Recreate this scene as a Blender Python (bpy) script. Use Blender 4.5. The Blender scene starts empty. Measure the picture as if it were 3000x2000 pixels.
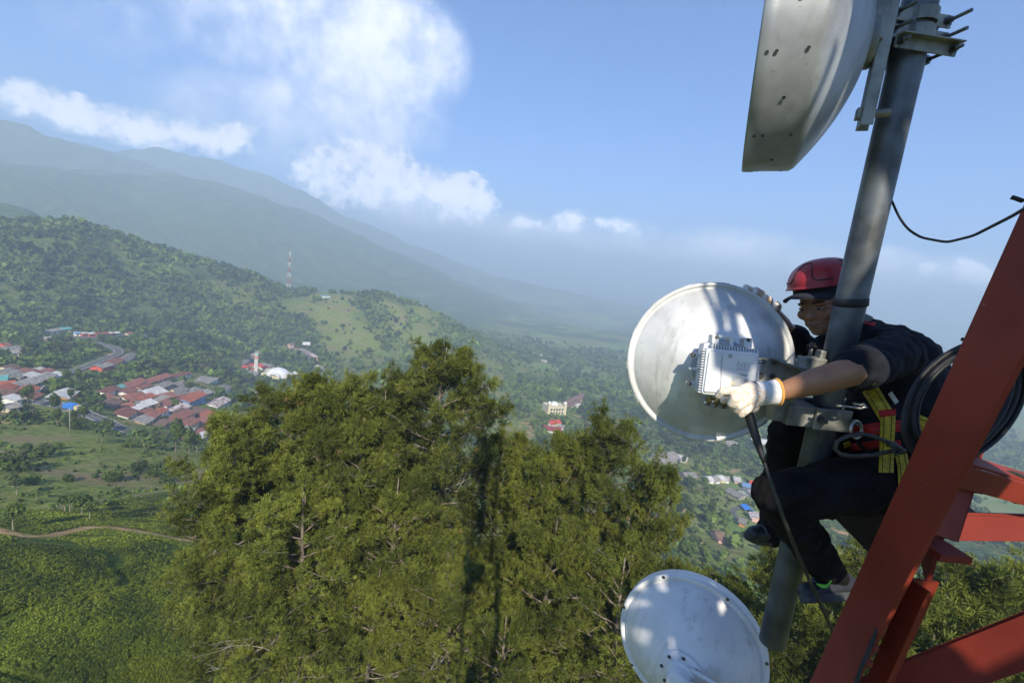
import bpy, math, random
import numpy as np
from mathutils import Vector, Matrix
random.seed(7); RG = np.random.default_rng(7)
SC = bpy.context.scene; COL = SC.collection
rad = math.radians

# ------------------------------------------------------------------ camera
TH, RO, FPX = rad(8.37), rad(6.94), 1333.0
CF = np.array([0, math.cos(TH), -math.sin(TH)]); _r0 = np.array([1., 0, 0]); _u0 = np.array([0, math.sin(TH), math.cos(TH)])
CR = math.cos(RO)*_r0 + math.sin(RO)*_u0; CU = math.cos(RO)*_u0 - math.sin(RO)*_r0
cam = bpy.data.cameras.new('camera'); cam.sensor_width = 36; cam.lens = FPX/3000*36
cam.clip_start = 0.02; cam.clip_end = 60000
camo = bpy.data.objects.new('camera', cam); COL.objects.link(camo)
camo.matrix_world = Matrix([[CR[i], CU[i], -CF[i], 0] for i in range(3)] + [[0, 0, 0, 1]])
SC.camera = camo

def P(px, py, d):                       # photograph point at depth d -> place
    return CF*d + CR*((px-1500)/FPX*d) - CU*((py-1000)/FPX*d)
def azel(px, py):
    v = P(px, py, 1.0); return math.atan2(v[0], v[1]), v[2]/math.hypot(v[0], v[1])
def V(p): return Vector([float(q) for q in p])

# ------------------------------------------------------------------ light, sky
SUN_EL, ANTI_AZ = 37.0, -4.5
sun = bpy.data.lights.new('sun', 'SUN'); sun.energy = 5.0; sun.angle = rad(0.53); sun.color = (1.0, 0.91, 0.74)
suno = bpy.data.objects.new('sun', sun); COL.objects.link(suno)
_a = rad(ANTI_AZ); SUN_DIR = Vector((math.sin(_a)*math.cos(rad(SUN_EL)), math.cos(_a)*math.cos(rad(SUN_EL)), -math.sin(rad(SUN_EL))))
suno.rotation_mode = 'QUATERNION'; suno.rotation_quaternion = SUN_DIR.to_track_quat('-Z', 'Y')
W = bpy.data.worlds.new('World'); SC.world = W; W.use_nodes = True
SC.view_settings.view_transform = 'Standard'; SC.view_settings.look = 'None'
SC.view_settings.exposure = 1.0; SC.view_settings.gamma = 1; SC.view_settings.use_curve_mapping = False
SC.cycles.use_denoising = True
SC.cycles.volume_bounces = 1; SC.cycles.max_bounces = 6; SC.cycles.diffuse_bounces = 3
SC.cycles.transparent_max_bounces = 8
SC.cycles.use_adaptive_sampling = True; SC.cycles.adaptive_threshold = 0.02

class NT:
    def __init__(s, tree): s.t = tree; s.n = tree.nodes; s.l = tree.links
    def node(s, typ, **kw):
        n = s.n.new(typ)
        for k, v in kw.items(): setattr(n, k, v)
        return n
    def put(s, sock, v):
        if hasattr(v, 'is_output') or isinstance(v, bpy.types.NodeSocket): s.l.new(v, sock)
        else:
            try: sock.default_value = v
            except Exception: sock.default_value = (v[0], v[1], v[2], 1.0)
    def math(s, op, a, b=0.0, c=None, clamp=False):
        n = s.node('ShaderNodeMath', operation=op, use_clamp=clamp); s.put(n.inputs[0], a); s.put(n.inputs[1], b)
        if c is not None: s.put(n.inputs[2], c)
        return n.outputs[0]
    def vmath(s, op, a, b=None):
        n = s.node('ShaderNodeVectorMath', operation=op); s.put(n.inputs[0], a)
        if b is not None: s.put(n.inputs[1], b)
        return n.outputs['Value'] if op in ('DOT_PRODUCT', 'LENGTH') else n.outputs[0]
    def noise(s, vec, scale, detail=4, rough=.55, dist=0.0):
        n = s.node('ShaderNodeTexNoise'); n.inputs['Scale'].default_value = scale; n.inputs['Detail'].default_value = detail
        n.inputs['Roughness'].default_value = rough; n.inputs['Distortion'].default_value = dist
        if vec is not None: s.l.new(vec, n.inputs['Vector'])
        return n.outputs[0]
    def mix(s, fac, a, b, mode='MIX'):
        n = s.node('ShaderNodeMix', data_type='RGBA', blend_type=mode)
        s.put(n.inputs[0], fac); s.put(n.inputs[6], a if not isinstance(a, tuple) else a+(1,)*(4-len(a))); s.put(n.inputs[7], b if not isinstance(b, tuple) else b+(1,)*(4-len(b)))
        return n.outputs[2]
    def ramp(s, fac, a, b, lo=0.0, hi=1.0, smooth=True):
        n = s.node('ShaderNodeMapRange', interpolation_type='SMOOTHSTEP' if smooth else 'LINEAR')
        s.put(n.inputs[0], fac)
        for i, v in enumerate((a, b, lo, hi)): n.inputs[1+i].default_value = v
        return n.outputs[0]

def build_world():
    T = NT(W.node_tree); T.n.clear()
    out = T.node('ShaderNodeOutputWorld'); bg = T.node('ShaderNodeBackground'); T.l.new(bg.outputs[0], out.inputs[0])
    sky = T.node('ShaderNodeTexSky', sky_type='NISHITA'); sky.sun_disc = False
    sky.sun_elevation = rad(SUN_EL); sky.sun_rotation = rad(180+ANTI_AZ); sky.altitude = 1500; sky.dust_density = .6; sky.ozone_density = 2.2
    tc = T.node('ShaderNodeTexCoord'); d = tc.outputs['Generated']
    # clouds: soft masses placed by compass direction, broken up by noise
    veil = [ # photo x, y, half width px, half height px, weight
        (820, 40, 340, 210, .95), (1060, 150, 310, 230, 1.0), (960, 340, 360, 150, .85), (700, 30, 230, 190, .75), (1180, 280, 160, 190, .55), (380, 110, 300, 160, .4), (640, 320, 280, 130, .6),
        (1500, 690, 360, 75, .85), (2150, 760, 460, 90, 1.0), (2560, 810, 200, 90, 1.0), (1780, 715, 330, 75, .95), (2800, 850, 340, 100, .9), (1250, 640, 200, 70, .8), (830, 420, 170, 130, .5)]
    banks = [(60, 290, 160, 58, 1.), (190, 325, 120, 56, 1.), (330, 358, 160, 58, 1.), (480, 388, 160, 54, 1.), (620, 408, 130, 50, 1.), (700, 385, 60, 30, .8),
        (960, 500, 110, 75, 1.), (1060, 480, 130, 85, 1.05), (1130, 520, 150, 90, 1.1), (1250, 555, 140, 70, 1.1), (1340, 560, 95, 62, 1.05), (1400, 610, 70, 45, .9), (1010, 560, 120, 50, .9), (1330, 620, 110, 40, .9),
        (1540, 655, 70, 20, .7), (1670, 648, 52, 34, .95), (1820, 662, 90, 26, .7), (2800, 795, 85, 40, 1.), (2730, 785, 60, 22, .85), (2860, 815, 60, 32, .85)]
    wob = T.noise(d, 6.0, 7, .62); wob2 = T.noise(d, 22.0, 6, .6); wob3 = T.noise(d, 60.0, 4, .6)
    def masses(L, grow):
        acc = None
        for (x, y, w, h, k) in L:
            c = P(x, y, 1.0); c /= np.linalg.norm(c)
            a = P(x+10, y, 1.0); a /= np.linalg.norm(a); pxw = np.linalg.norm(a-c)/10
            b = P(x, y-10, 1.0); b /= np.linalg.norm(b); pyh = np.linalg.norm(b-c)/10
            a = (a-c)/np.linalg.norm(a-c); b = np.cross(c, a); b /= np.linalg.norm(b)
            if b[2] < 0: b = -b
            t = rad(8 if w > 60 else 0); a2 = a*math.cos(t)-b*math.sin(t); b2 = b*math.cos(t)+a*math.sin(t)
            off = T.vmath('SUBTRACT', d, tuple(c))
            u = T.vmath('DOT_PRODUCT', off, tuple(a2/(pxw*w*grow))); v = T.vmath('DOT_PRODUCT', off, tuple(b2/(pyh*h*grow)))
            q = T.math('ADD', T.math('MULTIPLY', u, u), T.math('MULTIPLY', v, v))
            g = T.math('MULTIPLY', T.math('SUBTRACT', 1.0, q, clamp=True), k)
            g = T.math('MULTIPLY', g, T.math('GREATER_THAN', T.vmath('DOT_PRODUCT', d, tuple(c)), 0.0))
            acc = g if acc is None else T.math('SMOOTH_MAX', acc, g, 0.2)
        return acc
    lowk = None
    va = masses(veil, 1.25); ba = masses(banks, 1.3)
    n1 = T.math('SUBTRACT', wob, .5); n2 = T.math('SUBTRACT', wob2, .5); n3 = T.math('SUBTRACT', wob3, .5)
    vd = T.math('ADD', va, T.math('ADD', T.math('MULTIPLY', n1, 1.7), T.math('MULTIPLY', n2, .9)))
    vm_ = T.math('MULTIPLY', T.ramp(vd, -.1, 1.25), T.ramp(va, .16, .42))
    bd = T.math('ADD', ba, T.math('ADD', T.math('MULTIPLY', n2, 2.2), T.math('MULTIPLY', n3, 1.1)))
    bm_ = T.math('MULTIPLY', T.ramp(bd, .15, .85), T.ramp(ba, .14, .32))
    sep = T.node('ShaderNodeSeparateXYZ'); T.l.new(d, sep.inputs[0]); lift = T.ramp(sep.outputs['Z'], .0, .2, 5.0, 1.1)
    gain = T.mix(1.0, sky.outputs[0], (.41, .84, 1.34), 'MULTIPLY')
    vcol = T.mix(T.ramp(vd, .3, 1.1), (6.4, 7.3, 9.0), (10.2, 10.2, 11.0))
    vl = T.vmath('SCALE', vcol); T.l.new(T.ramp(sep.outputs['Z'], .0, .2, 3.4, 1.0), vl.node.inputs['Scale'])
    col = T.mix(T.math('MULTIPLY', vm_, .9), gain, vl)
    bcol = T.mix(T.ramp(T.math('ADD', bd, T.math('MULTIPLY', n2, 1.0)), .35, 1.25), (6.4, 7.0, 8.4), (11.5, 11.0, 11.3))
    bl = T.vmath('SCALE', bcol); T.l.new(lift, bl.node.inputs['Scale'])
    col = T.mix(T.math('MULTIPLY', bm_, .95), col, bl)
    T.l.new(col, bg.inputs[0]); bg.inputs[1].default_value = 0.08
build_world()

# ------------------------------------------------------------------ helpers
MATS = {}
def mat(name, col, rough=.7, metal=0.0, var=.15, scale=6.0, bump=0.0, bscale=40.0, col2=None, detail=4, spec=.5, coat=0, obj=True, extra=None, bdist=.01):
    if name in MATS: return MATS[name]
    m = bpy.data.materials.new(name); m.use_nodes = True; T = NT(m.node_tree)
    b = T.n['Principled BSDF']; tc = T.node('ShaderNodeTexCoord'); vec = tc.outputs['Object' if obj else 'Generated']
    n = T.noise(vec, scale, detail)
    c2 = col2 if col2 else tuple(max(0, c*(1-var*2)) for c in col); c1 = col if col2 else tuple(min(1, c*(1+var)) for c in col)
    T.l.new(T.mix(T.ramp(n, .32, .68), c2, c1), b.inputs['Base Color'])
    b.inputs['Roughness'].default_value = rough; b.inputs['Metallic'].default_value = metal
    b.inputs['Specular IOR Level'].default_value = spec
    if coat: b.inputs['Coat Weight'].default_value = coat
    if bump:
        bn = T.node('ShaderNodeBump'); bn.inputs['Strength'].default_value = bump; bn.inputs['Distance'].default_value = bdist
        T.l.new(T.noise(vec, bscale, 4), bn.inputs['Height']); T.l.new(bn.outputs[0], b.inputs['Normal'])
    if extra: extra(T, b, vec)
    MATS[name] = m; return m

def tag(o, label=None, cat=None, group=None, kind=None):
    if label: o['label'] = label
    if cat: o['category'] = cat
    if group: o['group'] = group
    if kind: o['kind'] = kind
    return o
def link(o, parent=None):
    COL.objects.link(o)
    if parent is not None: o.parent = parent
    return o
def empty(name, loc, label=None, cat=None, group=None, rz=0.0):
    o = bpy.data.objects.new(name, None); o.empty_display_size = .2; o.location = V(loc); o.rotation_euler = (0, 0, rz); COL.objects.link(o)
    return tag(o, label, cat, group)
def np_mesh(name, verts, faces, mats, smooth=False, midx=None, attrs=None):
    """faces: (n,3) or (n,4) array, or list of such arrays"""
    me = bpy.data.meshes.new(name); verts = np.asarray(verts, np.float32)
    fl = faces if isinstance(faces, list) else [faces]
    fl = [np.asarray(f, np.int32) for f in fl if len(f)]
    me.vertices.add(len(verts)); me.vertices.foreach_set('co', verts.ravel())
    loops = np.concatenate([f.ravel() for f in fl]); tot = np.concatenate([np.full(len(f), f.shape[1], np.int32) for f in fl])
    me.loops.add(len(loops)); me.loops.foreach_set('vertex_index', loops)
    me.polygons.add(len(tot)); me.polygons.foreach_set('loop_start', np.concatenate([[0], np.cumsum(tot)[:-1]]).astype(np.int32))
    me.polygons.foreach_set('loop_total', tot)
    me.polygons.foreach_set('use_smooth', np.full(len(tot), smooth, bool))
    if midx is not None: me.polygons.foreach_set('material_index', np.asarray(midx, np.int32))
    for k, (dt, arr) in (attrs or {}).items():
        at = me.attributes.new(k, dt, 'POINT'); at.data.foreach_set('value' if dt == 'FLOAT' else 'color', np.asarray(arr, np.float32).ravel())
    for m in (mats if isinstance(mats, (list, tuple)) else [mats]): me.materials.append(m)
    me.update(calc_edges=True); me.validate(); return me
def np_obj(name, verts, faces, mats, parent=None, **kw):
    return link(bpy.data.objects.new(name, np_mesh(name, verts, faces, mats, **kw)), parent)

# value noise
_perm = np.random.default_rng(3).random((256, 256)).astype(np.float32)
def vnoise(x, y):
    xi = np.floor(x).astype(int); yi = np.floor(y).astype(int); fx = x-xi; fy = y-yi
    fx = fx*fx*(3-2*fx); fy = fy*fy*(3-2*fy)
    g = lambda a, b: _perm[a & 255, b & 255]
    return (g(xi, yi)*(1-fx)+g(xi+1, yi)*fx)*(1-fy)+(g(xi, yi+1)*(1-fx)+g(xi+1, yi+1)*fx)*fy
def fbm(x, y, o=4):
    s = 0; a = 1; t = 0
    for i in range(o): s = s+a*vnoise(x*2**i+i*17.3, y*2**i+i*9.1); t += a; a *= .5
    return s/t*2-1

# ------------------------------------------------------------------ terrain: contours surveyed as (photo x, photo y, metres away) or ('z', compass deg, metres, height)
Z = 'z'
CURVES = [
 [(Z,-180,3,-33.5),(Z,180,3,-33.5)],
 [(Z,-180,40,-36),(Z,-75,40,-33),(Z,-50,42,-33.5),(Z,-30,40,-34.5),(Z,0,40,-38),(Z,40,40,-38),(Z,75,40,-38),(Z,180,40,-36)],
 [(Z,-180,70,-40),(-100,1640,70),(300,1700,61),(600,1750,56),(Z,-20,55,-40),(Z,0,60,-52),(Z,20,60,-55),(Z,45,60,-50),(Z,180,70,-40)],
 [(Z,-180,95,-45),(-100,1580,90),(0,1562,89),(250,1542,92),(400,1562,85),(600,1592,80),(Z,-20,85,-56),(Z,0,90,-74),(Z,20,90,-80),(Z,45,90,-74),(Z,180,95,-45)],
 [(Z,-180,110,-50),(-100,1520,107),(0,1510,106),(300,1508,109),(600,1508,112),(Z,-20,120,-70),(Z,0,120,-88),(Z,20,120,-94),(Z,45,120,-88),(Z,180,110,-50)],
 [(Z,-180,128,-60),(Z,-60,128,-62),(Z,-48,128,-62),(Z,-36,130,-62),(Z,-20,145,-80),(Z,0,150,-100),(Z,20,150,-108),(Z,45,150,-102),(Z,180,128,-60)],
 [(Z,-180,160,-65),(-100,1440,150),(0,1438,152),(300,1430,155),(600,1430,160),(Z,-20,180,-92),(Z,0,190,-113),(Z,20,190,-121),(Z,45,190,-117),(Z,180,160,-65)],
 [(Z,-180,220,-75),(-100,1292,215),(0,1290,215),(300,1285,218),(600,1310,228),(Z,-20,240,-108),(Z,0,250,-128),(Z,20,250,-133),(Z,45,250,-132),(Z,180,220,-75)],
 [(Z,-180,300,-90),(-100,1195,300),(0,1195,300),(210,1203,290),(350,1262,275),(600,1330,285),(Z,-20,310,-122),(Z,0,330,-140),(Z,20,330,-140),(Z,45,330,-141),(Z,180,300,-90)],
 [(Z,-180,380,-100),(-100,1120,385),(0,1120,385),(450,1140,400),(700,1180,410),(Z,-20,420,-136),(Z,0,430,-151),(Z,20,430,-150),(Z,45,430,-152),(Z,180,380,-100)],
 [(Z,-180,500,-100),(-100,1050,490),(0,1050,490),(300,1050,500),(600,1060,530),(745,1106,600),(1000,1085,640),(Z,-8,560,-158),(Z,10,560,-163),(Z,45,560,-165),(Z,180,500,-100)],
 [(Z,-180,650,-90),(-100,960,660),(0,960,660),(300,955,690),(560,965,740),(750,1015,750),(1000,1040,740),(1250,1060,730),(Z,0,720,-172),(Z,20,720,-176),(Z,45,720,-176),(Z,180,650,-90)],
 [(Z,-180,900,-20),(-100,655,900),(0,660,900),(130,652,900),(230,650,910),(350,700,940),(500,745,960),(700,790,990),(836,848,1010),(930,862,1000),(1120,865,930),(1250,908,940),(1400,990,970),(1500,1050,940),(Z,6,960,-190),(Z,45,960,-190),(Z,180,900,-20)],
 [(Z,-180,1150,-60),(Z,-48,1150,-60),(Z,-40,1180,-70),(Z,-27,1250,-130),(Z,-15,1250,-165),(Z,0,1250,-198),(Z,45,1250,-200),(Z,180,1150,-60)],
 [(Z,-180,1500,-20),(-100,590,1450),(0,598,1450),(80,615,1450),(180,665,1480),(260,720,1500),(Z,-33,1600,-130),(Z,-20,1600,-170),(Z,0,1650,-206),(Z,45,1650,-208),(Z,180,1500,-20)],
 [(Z,-180,1800,-40),(Z,-48,1850,-60),(Z,-38,1900,-90),(Z,-27,2000,-110),(Z,-15,2000,-150),(Z,0,2050,-210),(Z,45,2050,-212),(Z,180,1800,-40)],
 [(Z,-180,3000,200),(-100,480,3000),(0,480,3000),(250,498,3000),(400,525,3050),(500,518,3050),(620,540,3050),(765,582,3080),(918,637,3100),(1147,742,3150),(1300,803,3200),(1450,860,3200),(1607,918,3200),(1760,955,3200),(Z,18,3200,-214),(Z,45,3200,-218),(Z,180,3000,200)],
 [(Z,-180,3300,150),(Z,-48,3300,150),(Z,-30,3350,90),(Z,-15,3400,-60),(Z,0,3450,-200),(Z,12,3450,-216),(Z,45,3450,-220),(Z,180,3300,150)],
 [(Z,-180,3700,250),(-100,332,3600),(0,352,3600),(153,408,3600),(344,458,3650),(535,525,3700),(640,575,3720),(900,665,3760),(1200,775,3800),(1500,880,3850),(Z,10,3850,-215),(Z,45,3850,-222),(Z,180,3700,250)],
 [(Z,-180,4000,100),(Z,-48,4000,200),(Z,-30,4020,120),(Z,-15,4050,0),(Z,0,4100,-150),(Z,20,4200,-222),(Z,45,4200,-225),(Z,180,4000,100)],
 [(Z,-180,4450,400),(-100,330,4400),(0,352,4400),(130,400,4400),(250,418,4400),(459,435,4400),(620,460,4450),(760,500,4450),(900,575,4450),(1100,675,4500),(1300,755,4500),(1500,825,4500),(1800,890,4600),(2000,925,4700),(Z,40,4800,-226),(Z,55,4800,-228),(Z,180,4450,400)],
 [(Z,-180,8000,-230),(Z,180,8000,-230)],
 [(Z,-180,30000,-232),(Z,180,30000,-232)],
]
def build_height():
    AZ = np.concatenate([np.arange(-180, -64, 3.0), np.arange(-64, 60, .11), np.arange(60, 180.01, 3.0)])
    LR = np.concatenate([np.linspace(math.log(3), math.log(36), 30)[:-1], np.linspace(math.log(36), math.log(1100), 470)[:-1], np.linspace(math.log(1100), math.log(6500), 190)[:-1], np.linspace(math.log(6500), math.log(30000), 14)])
    K = len(CURVES); kr = np.zeros((K, len(AZ))); kz = np.zeros((K, len(AZ)))
    for i, c in enumerate(CURVES):
        pts = []
        for p in c:
            if p[0] == Z: pts.append((p[1], math.log(p[2]), p[3]))
            else:
                a, te = azel(p[0], p[1]); pts.append((math.degrees(a), math.log(p[2]), te*p[2]))
        pts.sort(); a = np.array(pts)
        kr[i] = np.interp(AZ, a[:, 0], a[:, 1]); kz[i] = np.interp(AZ, a[:, 0], a[:, 2])
    # light smoothing across azimuth
    for arr in (kr, kz):
        sel = slice(40, len(AZ)-42)
        for _ in range(14): arr[:, sel] = (arr[:, 39:len(AZ)-43]+2*arr[:, sel]+arr[:, 41:len(AZ)-41])/4
    for i in range(1, K): kr[i] = np.maximum(kr[i], kr[i-1]+.01)
    # monotone cubic (pchip) in log r for each azimuth
    h = np.diff(kr, axis=0); dl = np.diff(kz, axis=0)/h
    m = np.zeros_like(kz); w1 = 2*h[1:]+h[:-1]; w2 = h[1:]+2*h[:-1]
    same = dl[:-1]*dl[1:] > 0
    with np.errstate(all='ignore'): mm = (w1+w2)/(w1/dl[:-1]+w2/dl[1:])
    m[1:-1] = np.where(same, mm, 0); m[0] = dl[0]; m[-1] = 0
    m[1:-1] = m[1:-1]*.9
    H = np.zeros((len(AZ), len(LR)))
    for j in range(len(AZ)):
        idx = np.clip(np.searchsorted(kr[:, j], LR, side='right')-1, 0, K-2)
        t = (LR-kr[idx, j])/h[idx, j]; t = np.clip(t, 0, 1); hh = h[idx, j]
        H[j] = (2*t**3-3*t*t+1)*kz[idx, j]+(t**3-2*t*t+t)*hh*m[idx, j]+(-2*t**3+3*t*t)*kz[idx+1, j]+(t**3-t*t)*hh*m[idx+1, j]
    R = np.exp(LR)[None]; A = np.radians(AZ)[:, None]
    X = np.sin(A)*R; Y = np.cos(A)*R
    amp = np.clip(R/160, .15, 8.0)*np.where(R < 700, .8, 1.0)
    H += fbm(X/60, Y/60, 4)*amp*.75
    # gullies and spurs on the mountains
    mt = np.clip((R-1300)/1200, 0, 1)*np.clip((H+200)/100, 0, 1)
    rid = 1-np.abs(fbm(X/520+4, Y/520, 4)); rid2 = 1-np.abs(fbm(X/210+9, Y/210+3, 3))
    H += mt*((rid-.75)*95+(rid2-.75)*34)*np.clip(R/3500, .4, 1.1)
    hl = np.clip((R-640)/150, 0, 1)*np.clip((1300-R)/300, 0, 1)*np.clip((H+172)/50, 0, 1)
    H += hl*(1-np.abs(fbm(X/110, Y/110, 3))-.75)*14
    return AZ, LR, H, X, Y
AZ, LR, HH, TX, TY = build_height()
def hgt(x, y):
    x = np.asarray(x, float); y = np.asarray(y, float)
    az = np.degrees(np.arctan2(x, y)); lr = np.log(np.maximum(np.hypot(x, y), 3.01))
    i = np.clip(np.searchsorted(AZ, az)-1, 0, len(AZ)-2); j = np.clip(np.searchsorted(LR, lr)-1, 0, len(LR)-2)
    u = (az-AZ[i])/(AZ[i+1]-AZ[i]); v = (lr-LR[j])/(LR[j+1]-LR[j])
    return (HH[i, j]*(1-u)+HH[i+1, j]*u)*(1-v)+(HH[i, j+1]*(1-u)+HH[i+1, j+1]*u)*v
def ground(px, py, rmin=36.):           # where a photo direction meets the land
    a, te = azel(px, py); r = np.exp(np.linspace(math.log(rmin), math.log(25000), 2600))
    z = hgt(np.sin(a)*r, np.cos(a)*r); k = np.nonzero(z >= r*te)[0]
    r0 = r[k[0]] if len(k) else 6000.
    return np.array([math.sin(a)*r0, math.cos(a)*r0, float(hgt(math.sin(a)*r0, math.cos(a)*r0))])

def terrain_material():
    m = bpy.data.materials.new('land_cover'); m.use_nodes = True; T = NT(m.node_tree); b = T.n['Principled BSDF']
    g = T.node('ShaderNodeNewGeometry'); p = g.outputs['Position']
    at = lambda n: T.node('ShaderNodeAttribute', attribute_name=n).outputs['Fac']
    n1 = T.noise(p, .045, 6, .62); n2 = T.noise(p, .35, 5, .6); n3 = T.noise(p, .012, 4, .55)
    grass = T.mix(T.ramp(n2, .35, .65), (.085, .125, .02), (.19, .215, .05))
    grass = T.mix(T.ramp(n1, .48, .66), grass, (.19, .155, .08))
    forest = T.mix(T.ramp(n2, .38, .62), (.025, .05, .012), (.075, .115, .022))
    forest = T.mix(T.ramp(T.noise(p, .09, 5, .7), .45, .62, 0, .7), forest, (.085, .125, .035))
    forest = T.mix(T.ramp(n3, .5, .68, 0, .55), forest, (.12, .165, .045))
    c = T.mix(at('forest'), grass, forest)
    c = T.mix(at('tea'), c, T.mix(T.ramp(n2, .4, .6), (.045, .07, .008), (.09, .13, .014)))
    soil = T.mix(T.ramp(n2, .35, .65), (.33, .2, .09), (.46, .3, .15))
    c = T.mix(at('soil'), c, soil)
    pad = T.node('ShaderNodeTexVoronoi'); pad.inputs['Scale'].default_value = .022; T.l.new(p, pad.inputs['Vector'])
    padc = T.mix(T.ramp(T.noise(pad.outputs['Color'], 3.0, 1), .4, .6), (.12, .19, .04), (.2, .23, .075))
    c = T.mix(at('paddy'), c, padc)
    T.l.new(c, b.inputs['Base Color']); b.inputs['Roughness'].default_value = .9; b.inputs['Specular IOR Level'].default_value = .15
    bm = T.node('ShaderNodeBump'); bm.inputs['Strength'].default_value = .9; bm.inputs['Distance'].default_value = 7.0
    T.l.new(T.math('ADD', T.noise(p, .07, 6, .65), T.math('MULTIPLY', T.noise(p, .018, 4, .6), 3.0)), bm.inputs['Height'])
    bm2 = T.node('ShaderNodeBump'); bm2.inputs['Strength'].default_value = .6; bm2.inputs['Distance'].default_value = .8
    T.l.new(T.noise(p, .6, 5, .6), bm2.inputs['Height'])
    T.l.new(bm2.outputs[0], bm.inputs['Normal'])
    mixn = T.node('ShaderNodeMix', data_type='VECTOR'); T.l.new(at('forest'), mixn.inputs[0]); T.l.new(bm2.outputs[0], mixn.inputs[4]); T.l.new(bm.outputs[0], mixn.inputs[5])
    T.l.new(mixn.outputs[1], b.inputs['Normal'])
    return m

def seg_dist(X, Y, pts):                # distance to a polyline of ground points
    d = np.full(X.shape, 1e9)
    for (a, b) in zip(pts[:-1], pts[1:]):
        dx, dy = b[0]-a[0], b[1]-a[1]; t = np.clip(((X-a[0])*dx+(Y-a[1])*dy)/(dx*dx+dy*dy+1e-9), 0, 1)
        d = np.minimum(d, np.hypot(X-a[0]-t*dx, Y-a[1]-t*dy))
    return d
PATH = [ground(*q) for q in [(-160,1540),(-60,1548),(60,1572),(150,1568),(260,1545),(330,1545),(430,1562),(520,1580),(610,1592),(700,1596)]]
FOREST_NEAR = 700.0
def masks():
    R = np.exp(LR)[None]*np.ones_like(HH); azd = AZ[:, None]*np.ones_like(HH)
    n = fbm(TX/90, TY/90, 4)
    forest = np.clip((R-1150)/200, 0, 1)*.95
    # wooded hill in the middle distance, meadow on its right flank
    hill = ((R > 640) & (R < 1250))*1.0; wood = np.clip((-22-azd)/5, 0, 1)
    wood = wood*np.clip(.9+n*1.2, 0, 1)+(1-wood)*np.clip(.22+n*1.3, 0, 1)
    forest = np.maximum(forest, hill*wood)
    plain = (azd > -3)*np.clip((R-300)/100, 0, 1)*1.0
    fp = np.clip(.62+fbm(TX/160+5, TY/160, 4)*2.2, 0, 1)
    left = np.clip((n*14-azd-3)/8, 0, 1); midl = np.clip((R-300)/60, 0, 1)*np.clip((700-R)/60, 0, 1)
    lf = forest*(1-midl)+np.clip(.45+n*1.6, 0, 1)*midl
    forest = left*lf+(1-left)*fp*np.clip((R-200)/100, 0, 1)*1.0
    tea = ((R < 112) & (azd < 0) & (azd > -75))*1.0
    tea = np.maximum(tea, ((R > 112) & (R < 130) & (azd < -20))*.6)
    tea = np.maximum(tea, (R < 40)*1.0)
    soil = np.clip(1.5-seg_dist(TX, TY, PATH)/1.0, 0, 1)*(R < 130)
    soil = np.maximum(soil, np.clip((fbm(TX/14+3, TY/14, 3)-.42)*6, 0, 1)*((R > 130) & (R < 620)))
    pw = np.clip((azd+n*12+2)/6, 0, 1)*(R > 280)*(R < 2600)*np.clip((fbm(TX/120+9, TY/120, 3)-.05)*5, 0, 1)
    pw = np.maximum(pw, np.clip((azd+n*12+2)/6, 0, 1)*(R > 2600)*np.clip((fbm(TX/300+9, TY/300, 3)-.0)*4, 0, 1)*(HH < -195))
    return forest, tea, soil, pw
MF, MTEA, MSOIL, MPAD = masks()
def build_terrain():
    na, nr = HH.shape
    verts = np.stack([TX, TY, HH], -1).reshape(-1, 3)
    i, j = np.meshgrid(np.arange(na-1), np.arange(nr-1), indexing='ij'); a = i*nr+j
    f = np.stack([a, a+1, a+nr+1, a+nr], -1).reshape(-1, 4)[:, ::-1]
    c = len(verts); verts = np.vstack([verts, [[0, 0, -33.5]]])
    k = np.arange(na-1)*nr; tri = np.stack([np.full(na-1, c), k, k+nr], -1)[:, ::-1]
    z = lambda M: np.append(M.reshape(-1), 0)
    o = np_obj('ground', verts, [f, tri], terrain_material(), smooth=True,
        attrs={'forest': ('FLOAT', z(MF)), 'tea': ('FLOAT', z(MTEA)), 'soil': ('FLOAT', z(MSOIL)), 'paddy': ('FLOAT', z(MPAD))})
    tag(o, 'green tea slopes, valley and hills reaching the horizon', kind='structure')
build_terrain()
# ------------------------------------------------------------------ village, roads
EXCL = []      # (x, y, radius) kept clear of trees
def ground_l(px, py, lift=0.0, rmin=36.):
    a, te = azel(px, py); r = np.exp(np.linspace(math.log(rmin), math.log(25000), 4000))
    z = hgt(np.sin(a)*r, np.cos(a)*r)+lift; k = np.nonzero(z >= r*te)[0]
    r0 = r[k[0]] if len(k) else 6000.
    return np.array([math.sin(a)*r0, math.cos(a)*r0, float(hgt(math.sin(a)*r0, math.cos(a)*r0))])

def tint_extra(amount, key='tint'):
    def ex(T, b, vec):
        oi = T.node('ShaderNodeObjectInfo'); v = T.ramp(oi.outputs['Random'], 0, 1, 1-amount, 1+amount, smooth=False)
        src = b.inputs['Base Color'].links[0].from_socket
        m = T.vmath('SCALE', src); n = m.node; T.l.new(v, n.inputs['Scale']); T.l.new(m, b.inputs['Base Color'])
    return ex
def roof_mat(name, c1, c2, rusty=True):
    def ex(T, b, vec):
        w = T.node('ShaderNodeTexWave', wave_type='BANDS', bands_direction='X'); w.inputs['Scale'].default_value = 1.3; T.l.new(vec, w.inputs['Vector'])
        bn = T.node('ShaderNodeBump'); bn.inputs['Strength'].default_value = .5; bn.inputs['Distance'].default_value = .08
        T.l.new(w.outputs['Fac'], bn.inputs['Height']); T.l.new(bn.outputs[0], b.inputs['Normal'])
        tint_extra(.25)(T, b, vec)
    return mat(name, c1, .75, 0, scale=.45, col2=c2, detail=6, extra=ex, spec=.25)
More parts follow.
